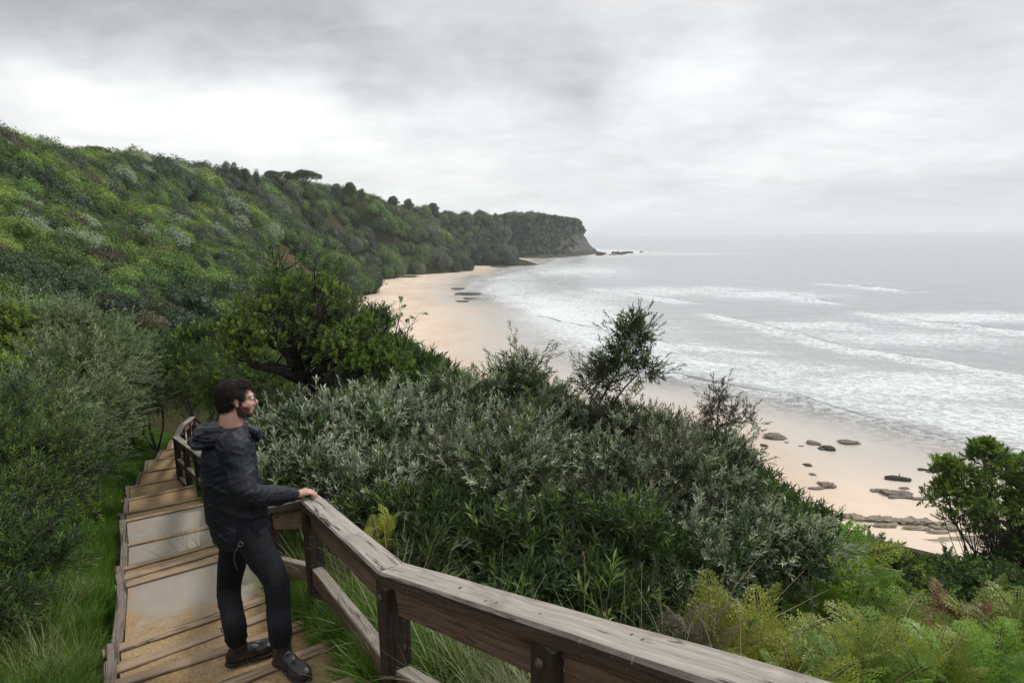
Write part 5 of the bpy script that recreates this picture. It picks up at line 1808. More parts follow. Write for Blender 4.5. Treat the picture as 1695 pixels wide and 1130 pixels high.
# ------------------------------------------------------------------ hillside scrub: prototypes with real leaf tufts
def shrub_mesh(name, kind, R=1.0, n=900, leaf=.16, seed=0, flat=.75, lobes=6):
    """one scrub bush about 2R across: a lumpy crown of leaf-tuft faces over a dark-tinted opaque core"""
    rs_ = np.random.default_rng(seed)
    LB = [(np.array([0, 0, R * .35]), np.array([R * .75, R * .75, R * flat * .8]))]
    for i in range(lobes):
        a = i / lobes * 6.283 + rs_.uniform(-.4, .4); d = R * rs_.uniform(.35, .6)
        rr = R * rs_.uniform(.32, .52)
        LB.append((np.array([math.cos(a) * d, math.sin(a) * d, R * rs_.uniform(.15, .55)]), np.array([rr, rr, rr * flat])))
    V = []; F = []; TI = []
    tot = sum((l[1] ** 2).sum() for l in LB)
    for i, (c, r) in enumerate(LB):
        m_ = int(n * (r ** 2).sum() / tot)
        d = rs_.normal(size=(m_, 3)); d /= np.linalg.norm(d, axis=1)[:, None]
        d[:, 2] = np.where(d[:, 2] < -.3, -d[:, 2], d[:, 2])
        lump = 1 + .2 * fbm(d * 2.4 + seed + i, 2, seed)
        p = c + d * r * (rs_.uniform(.78, 1.06, m_) * lump)[:, None]
        ok = np.ones(m_, bool)
        for j, (c2, r2) in enumerate(LB):
            if j != i: ok &= (((p - c2) / (r2 * .8)) ** 2).sum(1) > 1
        ok &= p[:, 2] > -.15 * R
        p = p[ok]; nn = d[ok]
        nn = nn + rs_.normal(size=nn.shape) * .45; nn /= np.linalg.norm(nn, axis=1)[:, None]
        a = np.cross(nn, rs_.normal(size=nn.shape)); a /= np.linalg.norm(a, axis=1)[:, None] + 1e-9
        b = np.cross(nn, a)
        s = leaf * rs_.uniform(.6, 1.3, len(p))[:, None]
        w = s * rs_.uniform(.45, .8, len(p))[:, None]
        k0_ = len(V)
        quad = np.stack([p - a * s * .5, p + b * w * .5 + nn * s * .12, p + a * s * .5, p - b * w * .5 + nn * s * .12], 1)
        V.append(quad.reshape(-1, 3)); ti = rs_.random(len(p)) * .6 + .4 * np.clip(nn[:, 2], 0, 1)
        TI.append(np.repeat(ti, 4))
    V = np.vstack(V); TI = np.concatenate(TI)
    F = np.arange(len(V)).reshape(-1, 4)
    # inner body in the darkest leaf tint so that the ground does not show through
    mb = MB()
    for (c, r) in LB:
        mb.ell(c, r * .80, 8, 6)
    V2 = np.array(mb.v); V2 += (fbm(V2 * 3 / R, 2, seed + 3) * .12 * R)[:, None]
    me = bpy.data.meshes.new(name)
    nV = len(V)
    me.from_pydata([tuple(v) for v in V] + [tuple(v) for v in V2], [], [tuple(f) for f in F] + [tuple(i + nV for i in f) for f in mb.f])
    me.materials.append(ML[kind])
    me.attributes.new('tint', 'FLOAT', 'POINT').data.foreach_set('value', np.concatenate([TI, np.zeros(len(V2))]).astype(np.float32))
    me.update()
    return me


KINDS = ['hgreen', 'hbright', 'dark', 'grey', 'feather', 'brown']
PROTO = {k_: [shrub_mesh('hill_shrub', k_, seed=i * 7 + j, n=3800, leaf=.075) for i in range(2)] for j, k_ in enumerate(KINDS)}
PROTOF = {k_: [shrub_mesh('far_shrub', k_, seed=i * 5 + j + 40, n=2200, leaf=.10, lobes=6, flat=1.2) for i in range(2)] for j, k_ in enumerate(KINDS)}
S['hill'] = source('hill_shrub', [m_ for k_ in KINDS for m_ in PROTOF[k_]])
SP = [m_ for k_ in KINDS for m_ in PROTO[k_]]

# candidate positions: fixed-jitter rows that thin out with distance
cand = []
def project(p):
    v = Vector(p) - Vector((0, 0, EYE))
    zc = v.dot(CF)
    return 847.5 + 1000 * v.dot(CRV) / zc, 565 - 1000 * v.dot(CU) / zc, zc
CRV = Vector((math.cos(ROLL), -math.sin(ROLL) * CU0.y, -math.sin(ROLL) * CU0.z))
rg = np.random.default_rng(5)
r_ = 17.0
while r_ < 640:
    step = min(max(1.5, r_ * .021 + .8), 5.6)
    a0, a1 = R_(-62), R_(16)
    na = int(r_ * (a1 - a0) / step)
    for i in range(na):
        a = a0 + (a1 - a0) * (i + rg.random()) / na
        rr = r_ + (rg.random() - .5) * step
        cand.append((rr * math.sin(a), rr * math.cos(a), step))
    r_ += step * .85
cand = np.array(cand)
q = cand[:, :2]
gzv = ground_z(q)
bzv, dsea = beach_z(q)
dt, stt, _ = seg_dist(q, TOE)
land = (-stt * 1.0)                            # the toe runs with the land on its left
dpath, _, _ = seg_dist(q, PCX)
ok = (gzv > bzv + .12) & (dsea > 3) & (dpath > 2.6 + cand[:, 2] * .4)
sc_v = scar(q)
ok &= ~((sc_v > .25) & (rg.random(len(q)) < .6))
BASEP = BASE
dcl, scl_, _ = seg_dist(q, BASE)
ok &= ~((q[:, 1] > 95) & (dt < cand[:, 2] * .4))
ok &= ~((q[:, 1] > 500) & (q[:, 0] > 4) & (dcl * scl_ < 24))
# keep the view corridor over the near shrubs clear: nothing tall beyond the fence within 17 m is set here
ok &= ~((q[:, 0] > 1.5) & (q[:, 1] < 30) & (np.hypot(q[:, 0], q[:, 1]) < 17))
cand = cand[ok]; gzv = gzv[ok]; q = q[ok]; dtoe = dt[ok]
nz1 = fbm(np.column_stack([q / 26, np.zeros(len(q))]), 3, 71)
nz2 = fbm(np.column_stack([q / 11, np.zeros(len(q))]), 3, 72)
dist = np.hypot(q[:, 0], q[:, 1])
kind = np.zeros(len(q), int)
for i in range(len(q)):
    u = nz1[i] * .9 + nz2[i] * .7 + rg.normal() * .22
    if dist[i] > 230:
        kind[i] = 2 if u < -.2 else (3 if u < .42 else 0)
        if dtoe[i] < 30 and rg.random() < .55: kind[i] = 0
    else:
        kind[i] = 2 if u < -.30 else (0 if u < .06 else (4 if u < .10 else (1 if u < .58 else 3)))
        if rg.random() < .025: kind[i] = 5
size = cand[:, 2] * (.62 + .45 * rg.random(len(q))) * (1 + .25 * nz2)
small = (dist < 60)
px = np.array([project((x, y, z_ + .5)) for (x, y), z_ in zip(q, gzv)])
vis = (px[:, 0] > -120) & (px[:, 0] < 1800) & (px[:, 2] > 1)
q, gzv, kind, size, dist = q[vis], gzv[vis], kind[vis], size[vis], dist[vis]
order = np.argsort(dist / size)                # largest in the picture first
NIND = 290
WORDS = {0: ('mid-green', 'green_shrub'), 1: ('fresh yellow-green', 'bright_shrub'), 2: ('dark green', 'dark_shrub'), 3: ('grey-green', 'grey_shrub'), 4: ('silvery feathery', 'feathery_shrub'), 5: ('brownish half-bare', 'brown_shrub')}
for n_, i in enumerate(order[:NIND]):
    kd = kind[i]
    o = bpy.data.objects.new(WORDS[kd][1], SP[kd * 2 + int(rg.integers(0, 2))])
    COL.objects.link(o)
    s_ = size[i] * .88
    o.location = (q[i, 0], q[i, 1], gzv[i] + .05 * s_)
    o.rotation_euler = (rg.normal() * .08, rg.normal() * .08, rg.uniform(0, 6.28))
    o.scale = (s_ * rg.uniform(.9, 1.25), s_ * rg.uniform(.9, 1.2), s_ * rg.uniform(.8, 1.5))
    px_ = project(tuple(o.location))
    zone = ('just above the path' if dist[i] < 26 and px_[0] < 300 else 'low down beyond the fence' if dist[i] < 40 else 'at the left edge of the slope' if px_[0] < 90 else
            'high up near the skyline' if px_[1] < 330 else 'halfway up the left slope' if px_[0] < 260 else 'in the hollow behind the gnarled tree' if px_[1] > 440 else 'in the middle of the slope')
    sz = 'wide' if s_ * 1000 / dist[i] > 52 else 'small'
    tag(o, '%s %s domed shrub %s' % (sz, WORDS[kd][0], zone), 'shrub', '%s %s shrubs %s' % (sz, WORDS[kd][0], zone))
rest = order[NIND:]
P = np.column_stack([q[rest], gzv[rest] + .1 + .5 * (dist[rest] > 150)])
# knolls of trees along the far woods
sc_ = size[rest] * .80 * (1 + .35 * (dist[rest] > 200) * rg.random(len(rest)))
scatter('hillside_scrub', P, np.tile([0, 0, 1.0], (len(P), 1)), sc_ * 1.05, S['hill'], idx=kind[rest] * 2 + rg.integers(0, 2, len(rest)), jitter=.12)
print('shrubs', len(order))

# ------------------------------------------------------------------ headland growth, as one far-off mass
P = []
rg2 = np.random.default_rng(8)
for i in range(9000):
    k_ = rg2.integers(0, len(CLIFFV))
    v_ = CLIFFV[k_]
    # thick on the left part and along the top, bare towards the point
    u = (v_[0] - 5) / 85.0
    if v_[2] < 3.2: continue
    top = v_[2] > 33
    pr = 1.0 if top else (1.5 - u * 1.6 if v_[2] > 20 else (1.05 - u * 1.5))
    if u > .93 and not top: pr = 0
    if rg2.random() < pr:
        P.append((v_[0] + rg2.normal() * .8, v_[1] + rg2.normal() * .8, v_[2] + (rg2.normal() * 1.8 if 6 < v_[2] < 31 else rg2.uniform(-.4, .4))))
P = np.array(P)
scatter('headland_scrub', P, np.tile([0, 0, 1.0], (len(P), 1)) , 1.3 + 1.5 * rg2.random(len(P)), S['hill'], idx=rg2.choice([4, 5, 6, 7, 0, 4, 6], len(P)), jitter=.2)
# ------------------------------------------------------------------ ferns, grass and stalks
def frond_mesh(name, mat, L=.6, pairs=13, seed=0, arch=.9):
    """a bracken frond: triangular, each pinna itself cut into narrow leaflets"""
    rnd = random.Random(seed)
    V = []; F = []; TI = []; MI = []
    mid = []
    p = Vector((0, 0, 0)); th = .2
    for i in range(25):
        mid.append(p.copy())
        a = th + arch * (i / 24) ** 1.2 * 1.25
        p = p + Vector((math.sin(a), 0, math.cos(a))) * (L / 24)

    def at(t):
        x = t * 23.999; i = int(x); return mid[i].lerp(mid[i + 1], x - i), (mid[i + 1] - mid[i]).normalized()
    for i in range(pairs):
        u0 = i / (pairs - 1)
        t = .30 + .69 * (1 - (1 - u0) ** 1.25)
        c, d = at(t)
        nrm_ = d.cross(Vector((0, 1, 0))).normalized()
        pl = L * (.36 * (1 - u0) ** .85 + .02)
        for s_ in (1, -1):
            pd = (Vector((0, s_, 0)) + d * (.35 + .3 * u0) + nrm_ * rnd.uniform(-.25, .15)).normalized()
            nl = max(3, int(pl / .024))
            ti = rnd.random() * .5 + t * .5
            tip = c + pd * pl + Vector((0, 0, -.15 * pl))
            i0 = len(V)
            V += [c - d * .0012, tip, c + d * .0012]; F.append((i0, i0 + 1, i0 + 2)); TI += [ti] * 3; MI.append(0)
            for j in range(nl):
                u = (j + .7) / nl
                b = c.lerp(tip, u)
                ll = (pl * .34 * (1 - u) ** .8 + .006) * rnd.uniform(.8, 1.15)
                w = pl / nl * .46
                for s2 in (1, -1):
                    e = b + (d * s2 * .85 + pd * .6 + nrm_ * rnd.uniform(-.3, .2)).normalized() * ll
                    mm_ = b.lerp(e, .45)
                    i0 = len(V)
                    V += [b, mm_ + pd * w, e, mm_ - pd * w]
                    F.append((i0, i0 + 1, i0 + 2, i0 + 3)); TI += [ti] * 4; MI.append(0)
    mb = MB()
    mb.tube(mid[::3] + [mid[-1]], [.0028 * (1 - i / 10) + .0006 for i in range(len(mid[::3]) + 1)], 4, cap=False)
    i0 = len(V); V += [Vector(x) for x in mb.v]; F += [tuple(i0 + a for a in f) for f in mb.f]; TI += [.5] * len(mb.v); MI += [1] * len(mb.f)
    me = bpy.data.meshes.new(name); me.from_pydata([tuple(v) for v in V], [], F)
    me.materials.append(mat); me.materials.append(M_STALK)
    me.polygons.foreach_set('material_index', MI)
    me.attributes.new('tint', 'FLOAT', 'POINT').data.foreach_set('value', TI)
    me.update(); return me


M_STALK = plain_mat('straw_stalk', (.28, .22, .11), .7, (.42, .36, .22), 20)
FR = {k_: [frond_mesh('frond', ML[mm_], seed=i, arch=.7 + .25 * i) for i in range(2)] for k_, mm_ in (('green', 'fern'), ('yellow', 'fernyel'), ('red', 'fernred'), ('brown', 'brown'))}
fern_spots = [  # px, py of the crown centre, distance, size, colour, description
    (1195, 1035, 3.5, 1.0, 'yellow', 'yellowing bracken fern just behind the long rail'), (1265, 1040, 3.7, 1.1, 'yellow', 'golden bracken fern arching over the grass tussock'),
    (1150, 1050, 3.2, .6, 'brown', 'withered brown bracken fern by the rail'), (1335, 1060, 3.6, 1.0, 'yellow', 'mustard-green bracken fern right of the grass tussock'),
    (1400, 1075, 3.4, 1.1, 'green', 'green bracken fern below the lime-green sprays'), (1330, 1110, 3.0, .9, 'green', 'green bracken fern leaning against the rail near the bottom'),
    (1440, 1120, 3.0, .9, 'green', 'green bracken fern at the bottom edge'), (1500, 1060, 3.7, 1.0, 'yellow', 'yellow-green bracken fern left of the bright narrow-leaved plant'),
    (1540, 1100, 3.2, .8, 'yellow', 'half-dried bracken fern near the bottom right'), (1600, 1110, 3.2, 1.0, 'green', 'green bracken fern at the bottom right'),
    (1670, 1090, 3.5, 1.1, 'green', 'green bracken fern in the lower right corner'), (1640, 1060, 3.9, 1.0, 'green', 'green bracken fern behind the corner fern'),
    (1595, 1020, 4.8, .9, 'red', 'rusty red bracken fern below the right-hand tree'), (1630, 1010, 5.0, .8, 'yellow', 'yellow bracken fern beside the rusty one'),
    (1385, 900, 6.0, 1.2, 'green', 'tall green fern hanging over the shrubs right of centre'), (1410, 960, 5.5, 1.2, 'green', 'green fern below the tall hanging fern'), (1360, 985, 5.0, 1.0, 'green', 'green fern between the silver shrub and the lime sprays'),
    (625, 880, 4.3, .45, 'yellow', 'small yellow-green fern just beyond the sloping rail'), (590, 905, 3.9, .4, 'yellow', 'small fern behind the fence post near the man'), (1460, 1010, 4.8, 1.0, 'green', 'fresh green fern under the lime sprays'),
    (1700, 1030, 4.4, 1.0, 'yellow', 'yellow-green bracken fern at the right edge')]
GFERN = 'bracken ferns behind the rail'
for (px_, py_, Y_, s_, kc, lab) in fern_spots:
    c = PY(px_, py_, Y_)
    g0 = min(gz(c.x, c.y), c.z - .1)
    t = empty('bracken_fern', (c.x, c.y, c.z - .38 * s_))
    tag(t, lab, 'fern', GFERN)
    rnd = random.Random(int(px_ * 7 + py_))
    for i in range(9):
        o = bpy.data.objects.new('frond', FR[kc if rnd.random() < .85 else 'yellow'][i % 2]); COL.objects.link(o); o.parent = t
        az = i / 8 * 6.283 + rnd.uniform(-.35, .35)
        o.rotation_euler = (rnd.uniform(-.45, .45), rnd.uniform(-.2, .45), az)
        o.location = (rnd.uniform(-.07, .07), rnd.uniform(-.07, .07), rnd.uniform(-.05, .12))
        k_ = s_ * rnd.uniform(.8, 1.2); o.scale = (k_, k_, k_)
    mb = MB()
    for i in range(3):
        mb.tube([Vector((rnd.uniform(-.03, .03), rnd.uniform(-.03, .03), g0 - t.location.z)), Vector((0, 0, .1))], [.007, .004], 5)
    link('stem', mb.mesh('stem', [M_STALK]), t)

# lime narrow-leaved plants
bush('lime_shrub', 'lime green narrow-leaved plant trailing down between ferns', 'shrub', [(1420, 985, 34, 4.4), (1450, 1005, 32, 4.3), (1485, 1030, 30, 4.2), (1395, 955, 24, 4.6), (1510, 1045, 22, 4.1)], 'bright', 260, .75, seed=40, r0=.012)
bush('lime_shrub', 'lime green narrow-leaved plant in the lower right among the ferns', 'shrub', [(1600, 1065, 34, 4.0), (1650, 1062, 30, 4.0), (1570, 1060, 24, 4.0)], 'bright', 260, .75, seed=41, r0=.012)

# long tussock grass, one mass along the fence
P = []
rg3 = np.random.default_rng(31)
for (a_, b_, n_, w_) in ((B_, A_, 70, .26), (A_, A_ + s1d * 1.6, 60, .28), (C_, B_, 40, .22), (D_, C_, 14, .2)):
    for i in range(n_):
        p_ = a_.lerp(b_, rg3.random())
        side_ = Vector((.8, .58, 0))
        p_ = p_ + side_ * (rg3.uniform(-.02, w_) + .08)
        P.append((p_.x, p_.y, gz(p_.x, p_.y) - .03))
P = np.array(P)
scatter('tussock_grass', P, np.tile([.0, 0, 1.0], (len(P), 1)), .55 + .4 * rg3.random(len(P)), S['straw'], jitter=.22)
P = []
for (px_, py_, Y_, n_, sp_) in ((1250, 1075, 3.3, 9, .16), (1100, 1050, 3.4, 5, .2), (30, 1090, 3.2, 7, .3), (50, 1000, 3.9, 7, .35), (345, 880, 6.4, 8, .15), (335, 895, 6.0, 6, .12)):
    c = PY(px_, py_, Y_)
    for i in range(n_):
        x_, y_ = c.x + rg3.normal() * sp_ * .6, c.y + rg3.normal() * sp_ * .6
        P.append((x_, y_, min(gz(x_, y_), c.z) - .02 if px_ > 1000 else gz(x_, y_) - .02))
P = np.array(P)
scatter('long_grass', P, np.tile([.0, 0, 1.0], (len(P), 1)), .5 + .5 * rg3.random(len(P)), S['straw'], jitter=.3)
# short bright grass on the verge
n = 42000
t = rg3.random(n) ** 1.6
si = (t * (len(LE) - 1.01)).astype(int); fr = t * (len(LE) - 1.01) - si
LEa = np.array([tuple(v) for v in LE]); Sd = np.array([tuple(v) for v in SIDE])
base_ = LEa[si] * (1 - fr)[:, None] + LEa[si + 1] * fr[:, None]
off = -(.10 + 1.15 * rg3.random(n) ** 1.1)
p_ = base_[:, :2] + Sd[si][:, :2] * off[:, None]
z_ = ground_z(p_)
scatter('verge_grass', np.column_stack([p_, z_ - .01]), np.tile([0, 0, 1.0], (n, 1)), .45 + .6 * rg3.random(n), S['grass'], jitter=.25)
n = 9000
t = .32 + .68 * rg3.random(n) ** 1.3
si = (t * (len(LE) - 1.01)).astype(int); fr = t * (len(LE) - 1.01) - si
REa = np.array([tuple(v) for v in RE])
base_ = REa[si] * (1 - fr)[:, None] + REa[si + 1] * fr[:, None]
uu = -.08 + .42 * rg3.random(n) ** .8
p_ = base_[:, :2] + Sd[si][:, :2] * uu[:, None]
z_ = np.where(uu < .2, np.array(ZT)[np.minimum(si + 1, len(ZT) - 1)] - .02, ground_z(p_))
scatter('fence_grass', np.column_stack([p_, z_ - .01]), np.tile([0, 0, 1.0], (n, 1)), .6 + .8 * rg3.random(n), S['grass'], jitter=.3)

# understorey: low leafy growth that hides the soil between the shrubs
n = 9000
x_ = rg3.uniform(-16, 15, n); y_ = rg3.uniform(.8, 24, n)
qq = np.column_stack([x_, y_])
dp, _, _ = seg_dist(qq, PCX)
df_, sf_, _ = seg_dist(qq, [tuple(Z_[:2]), tuple(A_[:2]), tuple(B_[:2]), tuple(E_[:2])])
right = x_ > np.interp(y_, [0, 2.4, 3.6, 9.6, 24], [1.4, -.5, -1.3, -5.3, -8])
ok = (dp > 1.75) & (~right | (df_ > .55)) & (np.hypot(x_, y_) > 1.6) & ~((np.abs(x_) < 1.1) & (y_ < 1))
qq = qq[ok]; z_ = ground_z(qq)
scatter('undergrowth', np.column_stack([qq, z_]), np.tile([0, 0, 1.0], (len(qq), 1)), 1.1 + 1.0 * rg3.random(len(qq)), S['featherdark'], jitter=.6)

# tall dry stalks
M_HEAD = M_STALK
stalks = [((1130, 1085, 3.3), (1285, 885, 3.6)), ((1190, 1060, 3.4), (1203, 925, 3.5)), ((1215, 1075, 3.3), (1240, 935, 3.5)), ((1240, 1060, 3.4), (1330, 945, 3.6)), ((1200, 1070, 3.3), (1372, 975, 3.6)),
          ((967, 1010, 3.6), (966, 912, 3.7)), ((1010, 1035, 3.4), (965, 935, 3.5)), ((1065, 1045, 3.4), (1063, 930, 3.5)), ((1040, 1035, 3.5), (1035, 950, 3.6)), ((665, 925, 4.2), (672, 845, 4.4)),
          ((1100, 1065, 3.2), (1090, 985, 3.4)), ((1310, 1085, 3.1), (1340, 1015, 3.3)), ((720, 950, 3.4), (775, 890, 3.6)), ((1250, 1090, 3.1), (1415, 1005, 3.4))]
for i, (a_, b_) in enumerate(stalks):
    a = PY(*a_); b = PY(*b_)
    rnd = random.Random(i)
    c = a.lerp(b, .5) + Vector((rnd.uniform(-.03, .03), 0, rnd.uniform(0, .06)))
    a.z -= .25
    mb = MB()
    mb.tube([Vector((0, 0, 0)), c - a, b - a], [.0026, .002, .0008], 4)
    for j in range(5):
        s_ = (c - a).lerp(b - a, .6 + .08 * j)
        mb.tube([s_, s_ + Vector((rnd.uniform(-.02, .02), rnd.uniform(-.01, .01), .03))], [.0016, .0005], 3)
    o = link('grass_stalk', mb.mesh('grass_stalk', [M_STALK])); o.location = a
    lean = 'leaning right' if b_[0] - a_[0] > 60 else 'slanting right' if b_[0] - a_[0] > 15 else 'leaning left' if b_[0] - a_[0] < -15 else 'upright'
    rank = sorted(range(len(stalks)), key=lambda j: stalks[j][1][0]).index(i)
    nth = ['leftmost', 'second', 'third', 'fourth', 'fifth', 'sixth', 'seventh', 'eighth', 'ninth', 'tenth', 'eleventh', 'twelfth', 'thirteenth', 'rightmost'][rank]
    tag(o, 'dry grass stalk %s behind the rail, %s by its tip%s' % (lean, nth, '' if rank in (0, 13) else ' from the left'), 'grass stalk', 'dry grass stalks behind the rail')

# ------------------------------------------------------------------ rocks and driftwood on the sand
def rock_mat(name, a, b):
    return plain_mat(name, a, .8, b, 3.0, .9, 9, spec=.3)


M_ROCK = rock_mat('beach_rock', (.13, .11, .09), (.25, .215, .18))
M_ROCKD = rock_mat('wet_dark_rock', (.035, .032, .028), (.09, .08, .065))
M_LEDGE = rock_mat('sandstone_ledge', (.20, .165, .125), (.36, .30, .23))


def rock(name, label, px_, py_, wpx, hpx, mat, group=None, seed=0, cat='rock', thick=.5, ang=None):
    c = PZ(px_, py_, 0)
    z0 = float(beach_z(np.array([[c.x, c.y]]))[0][0])
    c = PZ(px_, py_, z0)
    D = c.y
    wx = wpx / 1000 * D / 2
    vh = (EYE - z0) / D
    hy_ = max(hpx / 1000 * D / max(vh, .05) * .5 * .75, wx * .25)
    hy_ = min(hy_, wx * 1.6)
    hz_ = min(thick * min(wx, hy_), .9)
    bm = bmesh.new(); bmesh.ops.create_icosphere(bm, subdivisions=3 if wpx < 12 else 4, radius=1)
    cc = np.array([v.co[:] for v in bm.verts])
    nz_ = fbm(cc * 1.3 + seed * 3.3, 3, 50 + seed) * .75 + fbm(cc * 4 + seed, 3, 51) * .22
    # blocky, layered faces
    cc2 = np.sign(cc) * np.abs(cc) ** .6
    cc2 = cc2 * (1 + nz_)[:, None]
    cc2[:, 2] = np.round(cc2[:, 2] * 3 + fbm(cc * 2, 2, 9) * .4) / 3 * .5 + cc2[:, 2] * .5
    cc2 *= np.array([wx, hy_, hz_])
    for v, k_ in zip(bm.verts, cc2): v.co = k_
    me = bpy.data.meshes.new(name); bm.to_mesh(me); bm.free()
    me.materials.append(mat)
    o = link(name, me); o.location = (c.x, c.y, z0 + hz_ * .15)
    o.rotation_euler.z = ang if ang is not None else 0
    tag(o, label, cat, group)
    return o


RK = [(1284, 725, 34, 10, 'grey rock on the wet sand, furthest left of the loose rocks near the surf'), (1264, 738, 10, 5, 'small dark rock left of the loose grey rocks'), (1346, 735, 20, 8, 'slanting brown rock near the surf'), (1371, 744, 24, 9, 'dark two-part rock just right of the slanting brown one'),
      (1405, 733, 30, 7, 'flat grey slab rock nearest the surf'), (1302, 733, 7, 3, 'tiny rock right of the leftmost grey rock'), (1326, 739, 10, 3, 'tiny sliver of rock between the left rocks and the slanting one'), (1338, 771, 11, 6, 'small rounded dark rock alone in the middle of the sand'), (1345, 786, 12, 5, 'crumbled little rock above the wedge-shaped pair'),
      (1368, 805, 22, 13, 'wedge-shaped brown rock, right of its flat companion'), (1349, 809, 24, 7, 'low flat rock joined to the wedge-shaped one'), (1527, 778, 15, 5, 'small dark rock right of the driftwood log'), (1456, 813, 30, 9, 'thin rock at the left end of the big grey boulder'), (1487, 820, 46, 17, 'big smooth grey boulder half sunk in the sand'),
      (1497, 809, 17, 5, 'flat rock above the big grey boulder'), (1522, 826, 34, 7, 'low trailing rock right of the big boulder'), (1360, 745, 9, 3, 'tiny rock left of the dark two-part rock')]
for i, (a_, b_, c_, d_, lab) in enumerate(RK):
    rock('beach_rock', lab, a_, b_, c_, d_, M_ROCK if i not in (1, 7, 3, 11) else M_ROCKD, 'loose rocks on the near sand', seed=i, thick=.45)
LG = [(1402, 855, 22, 8), (1422, 860, 26, 9), (1446, 862, 30, 11), (1472, 864, 30, 12), (1500, 866, 30, 13), (1527, 868, 28, 13), (1552, 872, 28, 14), (1572, 877, 22, 12), (1463, 871, 34, 9), (1512, 876, 36, 8), (1550, 882, 40, 7)]
for i, (a_, b_, c_, d_) in enumerate(LG):
    pos = ['leftmost, half hidden by the shrub', 'second from the left', 'third from the left', 'fourth from the left', 'middle', 'sixth from the left', 'seventh from the left', 'rightmost', 'lower layer on the left', 'lower layer in the middle', 'lower layer on the right'][i]
    rock('ledge_block', 'brown sandstone block of the ledge above the green shrubs, ' + pos, a_, b_, c_ * 1.15, d_ * 1.2, M_LEDGE, 'blocks of the sandstone ledge', seed=20 + i, thick=.62)
for i, (a_, b_, c_, d_, lab) in enumerate([(1590, 893, 90, 9, 'long low sandstone bench right of the block ledge'), (1540, 897, 60, 7, 'long low sandstone bench below the block ledge'), (1640, 905, 80, 8, 'low rock bench behind the right-hand tree')]):
    rock('rock_bench', lab, a_, b_, c_, d_, M_LEDGE, seed=40 + i, thick=.2)
# driftwood log
a = PZ(1466, 781, .9); b = PZ(1509, 784, .9)
mb = MB(); O_ = a.copy()
mb.tube([a - O_, a.lerp(b, .3) - O_ + Vector((0, 0, .06)), a.lerp(b, .7) - O_, b - O_], [.16, .22, .2, .12], 10)
mb.tube([a.lerp(b, .55) - O_, a.lerp(b, .7) - O_ + Vector((0, .5, .25))], [.08, .03], 6)
o = link('driftwood_log', mb.mesh('driftwood_log', [M_ROCKD], True)); o.location = (O_.x, O_.y, float(beach_z(np.array([[O_.x, O_.y]]))[0][0]) + .1)
tag(o, 'dark driftwood log lying on the sand above the big boulder', 'log')
# flat reef shelves across the bay
SH = [(757, 478, 18, 5, 'dark rock shelf at the water edge, uppermost of the shelves in the bay'), (775, 487, 40, 6, 'long dark rock shelf in the bay where the wash ends'), (795, 495, 44, 5, 'lowest of the long rock shelves in the bay'), (765, 499, 24, 3, 'faint shelf of rock in the wet sand of the bay'), (826, 441, 26, 3, 'far dark shelf on the sand near the headland'), (850, 434, 22, 2, 'furthest dark shelf on the sand below the headland'), (666, 457, 44, 2, 'thin dark line of driftwood high on the far sand')]
for i, (a_, b_, c_, d_, lab) in enumerate(SH):
    rock('rock_shelf', lab, a_, b_, c_, d_, M_ROCKD if i != 6 else M_ROCK, 'dark rock shelves across the bay', seed=60 + i, thick=.06)
rnd = random.Random(9)
for i in range(34):
    a_ = 985 + 62 * rnd.random() ** 1.0; b_ = 421.5 + rnd.uniform(-3, 2.5) - (a_ - 990) * .02
    rock('reef_rock', 'low black reef rock trailing from the foot of the headland', a_, b_, rnd.uniform(3, 9), 1.6, M_ROCKD, 'reef rocks off the headland', seed=80 + i, thick=.5)
for a_, b_ in ((1078, 416), (1088, 419), (1098, 418), (1092, 421), (1118, 422), (1062, 417), (1146, 423)):
    rock('reef_rock', 'isolated black reef rock in the water beyond the tip of the reef', a_, b_, 5, 1.2, M_ROCKD, 'outlying reef rocks', seed=a_ % 17, thick=.5)
# small debris on the far sand
for i, (a_, b_) in enumerate(((634, 498), (653, 499), (652, 503), (640, 470), (734, 447), (690, 436))):
    rock('sand_debris', 'tiny dark clump of weed on the far sand', a_, b_, 4, 1.5, M_ROCKD, 'weed clumps on the far sand', seed=90 + i, thick=.3, cat='seaweed')

# ------------------------------------------------------------------ yellow warning triangle in the scrub
c = PY(523, 453, 118)
t = empty('warning_sign', (c.x, c.y, c.z - 3.0)); tag(t, 'small yellow triangular warning sign on a post in the scrub above the sand', 'sign')
mb = MB(); mb.tube([Vector((0, 0, 0)), Vector((0, 0, 3.0))], .05, 8)
link('post', mb.mesh('post', [M_TWIG]), t)
M_YEL = plain_mat('sign_yellow', (.75, .62, .08), .5)
mb = MB(); w_ = .62
for y0 in (-.02, .02): mb.v += [(-w_, y0 - .07, 2.5), (w_, y0 - .07, 2.5), (0, y0 - .07, 3.55)]
mb.f = [(0, 1, 2), (5, 4, 3), (0, 3, 4, 1), (1, 4, 5, 2), (2, 5, 3, 0)]; mb.mi = [0] * 5
link('panel', mb.mesh('panel', [M_YEL]), t)

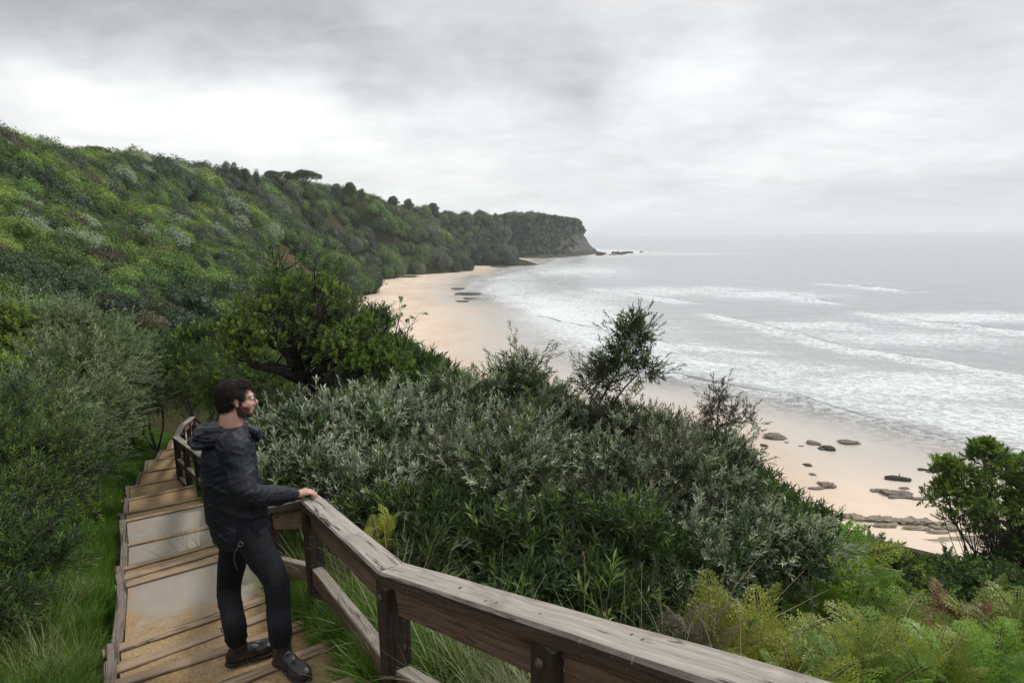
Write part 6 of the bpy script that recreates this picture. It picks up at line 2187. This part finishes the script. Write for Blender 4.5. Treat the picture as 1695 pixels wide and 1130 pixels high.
# ------------------------------------------------------------------ trees that stand out along the skyline
def skyline_tree(px_, py_, Y_, hpx, wpx, kind, label, seed):
    top = PY(px_, py_ + (4 if Y_ > 285 else -1), Y_)
    h = (hpx + 3) / 1000 * Y_; w = wpx / 1000 * Y_ * .5
    t = empty('skyline_tree', (top.x, top.y, top.z - h - 1.5)); tag(t, label, 'tree', 'trees along the skyline')
    O = t.location.copy()
    rnd = random.Random(seed)
    LBS = []
    if kind == 'umbrella':
        for i in range(7):
            LBS.append(((top.x + rnd.uniform(-1, 1) * w * .75, top.y + rnd.uniform(-1, 1) * w * .5, top.z - h * .25 - rnd.random() * h * .3), (w * .42, w * .42, h * .26)))
    else:
        for i in range(7):
            k_ = i / 6
            LBS.append(((top.x + rnd.uniform(-1, 1) * w * .5 * k_, top.y + rnd.uniform(-1, 1) * w * .4, top.z - h * (.12 + .7 * k_)), (w * (.45 + .45 * k_), w * (.45 + .45 * k_), h * .15)))
    P, N = lobe_points(LBS, 2.2, depth=(.6, 1.05), thin=.7)
    scatter('crown', P, N + np.array([0, 0, .3]), (2.2 + 1.4 * RG.random(len(P))), S['c_dark'] if seed % 2 else S['c_grey'], t, tuple(O))
    branches('trunk', tuple(O), LBS, t, M_BARK, r0=.28, twigs=2, seed=seed, origin=O, wig=.06)


for i, a_ in enumerate([(374, 270, 232, 26, 15, 'c', 'spiky dark tree on the skyline, left one of three'), (386, 272, 234, 26, 14, 'c', 'spiky dark tree on the skyline, middle one of three'), (405, 281, 236, 18, 16, 'c', 'rounded dark tree on the skyline, right one of three'), (424, 283, 240, 16, 6, 'c', 'thin lone tree between the spiky trees and the umbrella trees'),
                       (464, 285, 262, 12, 44, 'umbrella', 'left flat-topped umbrella tree on the skyline'), (502, 284, 266, 13, 50, 'umbrella', 'right flat-topped umbrella tree on the skyline'), (556, 301, 292, 14, 18, 'c', 'small pointed tree right of the umbrella trees'), (580, 300, 296, 15, 24, 'c', 'bushy small tree right of the umbrella trees'), (598, 310, 300, 12, 12, 'c', 'small tree at the dip of the skyline'),
                       (160, 246, 150, 14, 34, 'umbrella', 'rounded tree on the skyline upper left'), (205, 255, 162, 12, 26, 'umbrella', 'dense low tree on the skyline upper left'), (650, 322, 345, 12, 22, 'c', 'small tree above the far woods'), (676, 326, 352, 10, 18, 'c', 'pointed tree above the far woods'), (716, 333, 400, 9, 22, 'c', 'tree standing above the middle of the far woods'),
                       (820, 349, 510, 8, 8, 'c', 'tree left of the bare gap on the headland top'), (836, 350, 520, 8, 9, 'c', 'tree above the left part of the headland'), (851, 351, 530, 9, 10, 'c', 'round tree above the headland'), (925, 353, 585, 8, 4, 'c', 'thin lone tree near the end of the headland'), (940, 356, 592, 8, 7, 'c', 'windswept tree near the end of the headland'), (951, 358, 598, 8, 8, 'c', 'last tree at the edge of the headland cliff')]):
    skyline_tree(*a_, i)

# ------------------------------------------------------------------ sea air
mb = MB(); mb.box((0, 19500, 40), Vector((1, 0, 0)), Vector((0, 1, 0)), Vector((0, 0, 1)), 32000, 21500, 52)
mt = bpy.data.materials.new('sea_haze'); mt.use_nodes = True; mt.node_tree.nodes.clear(); T = NT(mt.node_tree)
pv = T.n('ShaderNodeVolumePrincipled'); pv.inputs['Color'].default_value = (.93, .96, 1, 1); pv.inputs['Density'].default_value = HAZE
pv.inputs['Anisotropy'].default_value = .2
ou = T.n('ShaderNodeOutputMaterial'); T.l(pv.outputs[0], ou.inputs['Volume'])
hz_o = link('haze', mb.mesh('haze', [mt])); hz_o['kind'] = 'stuff'
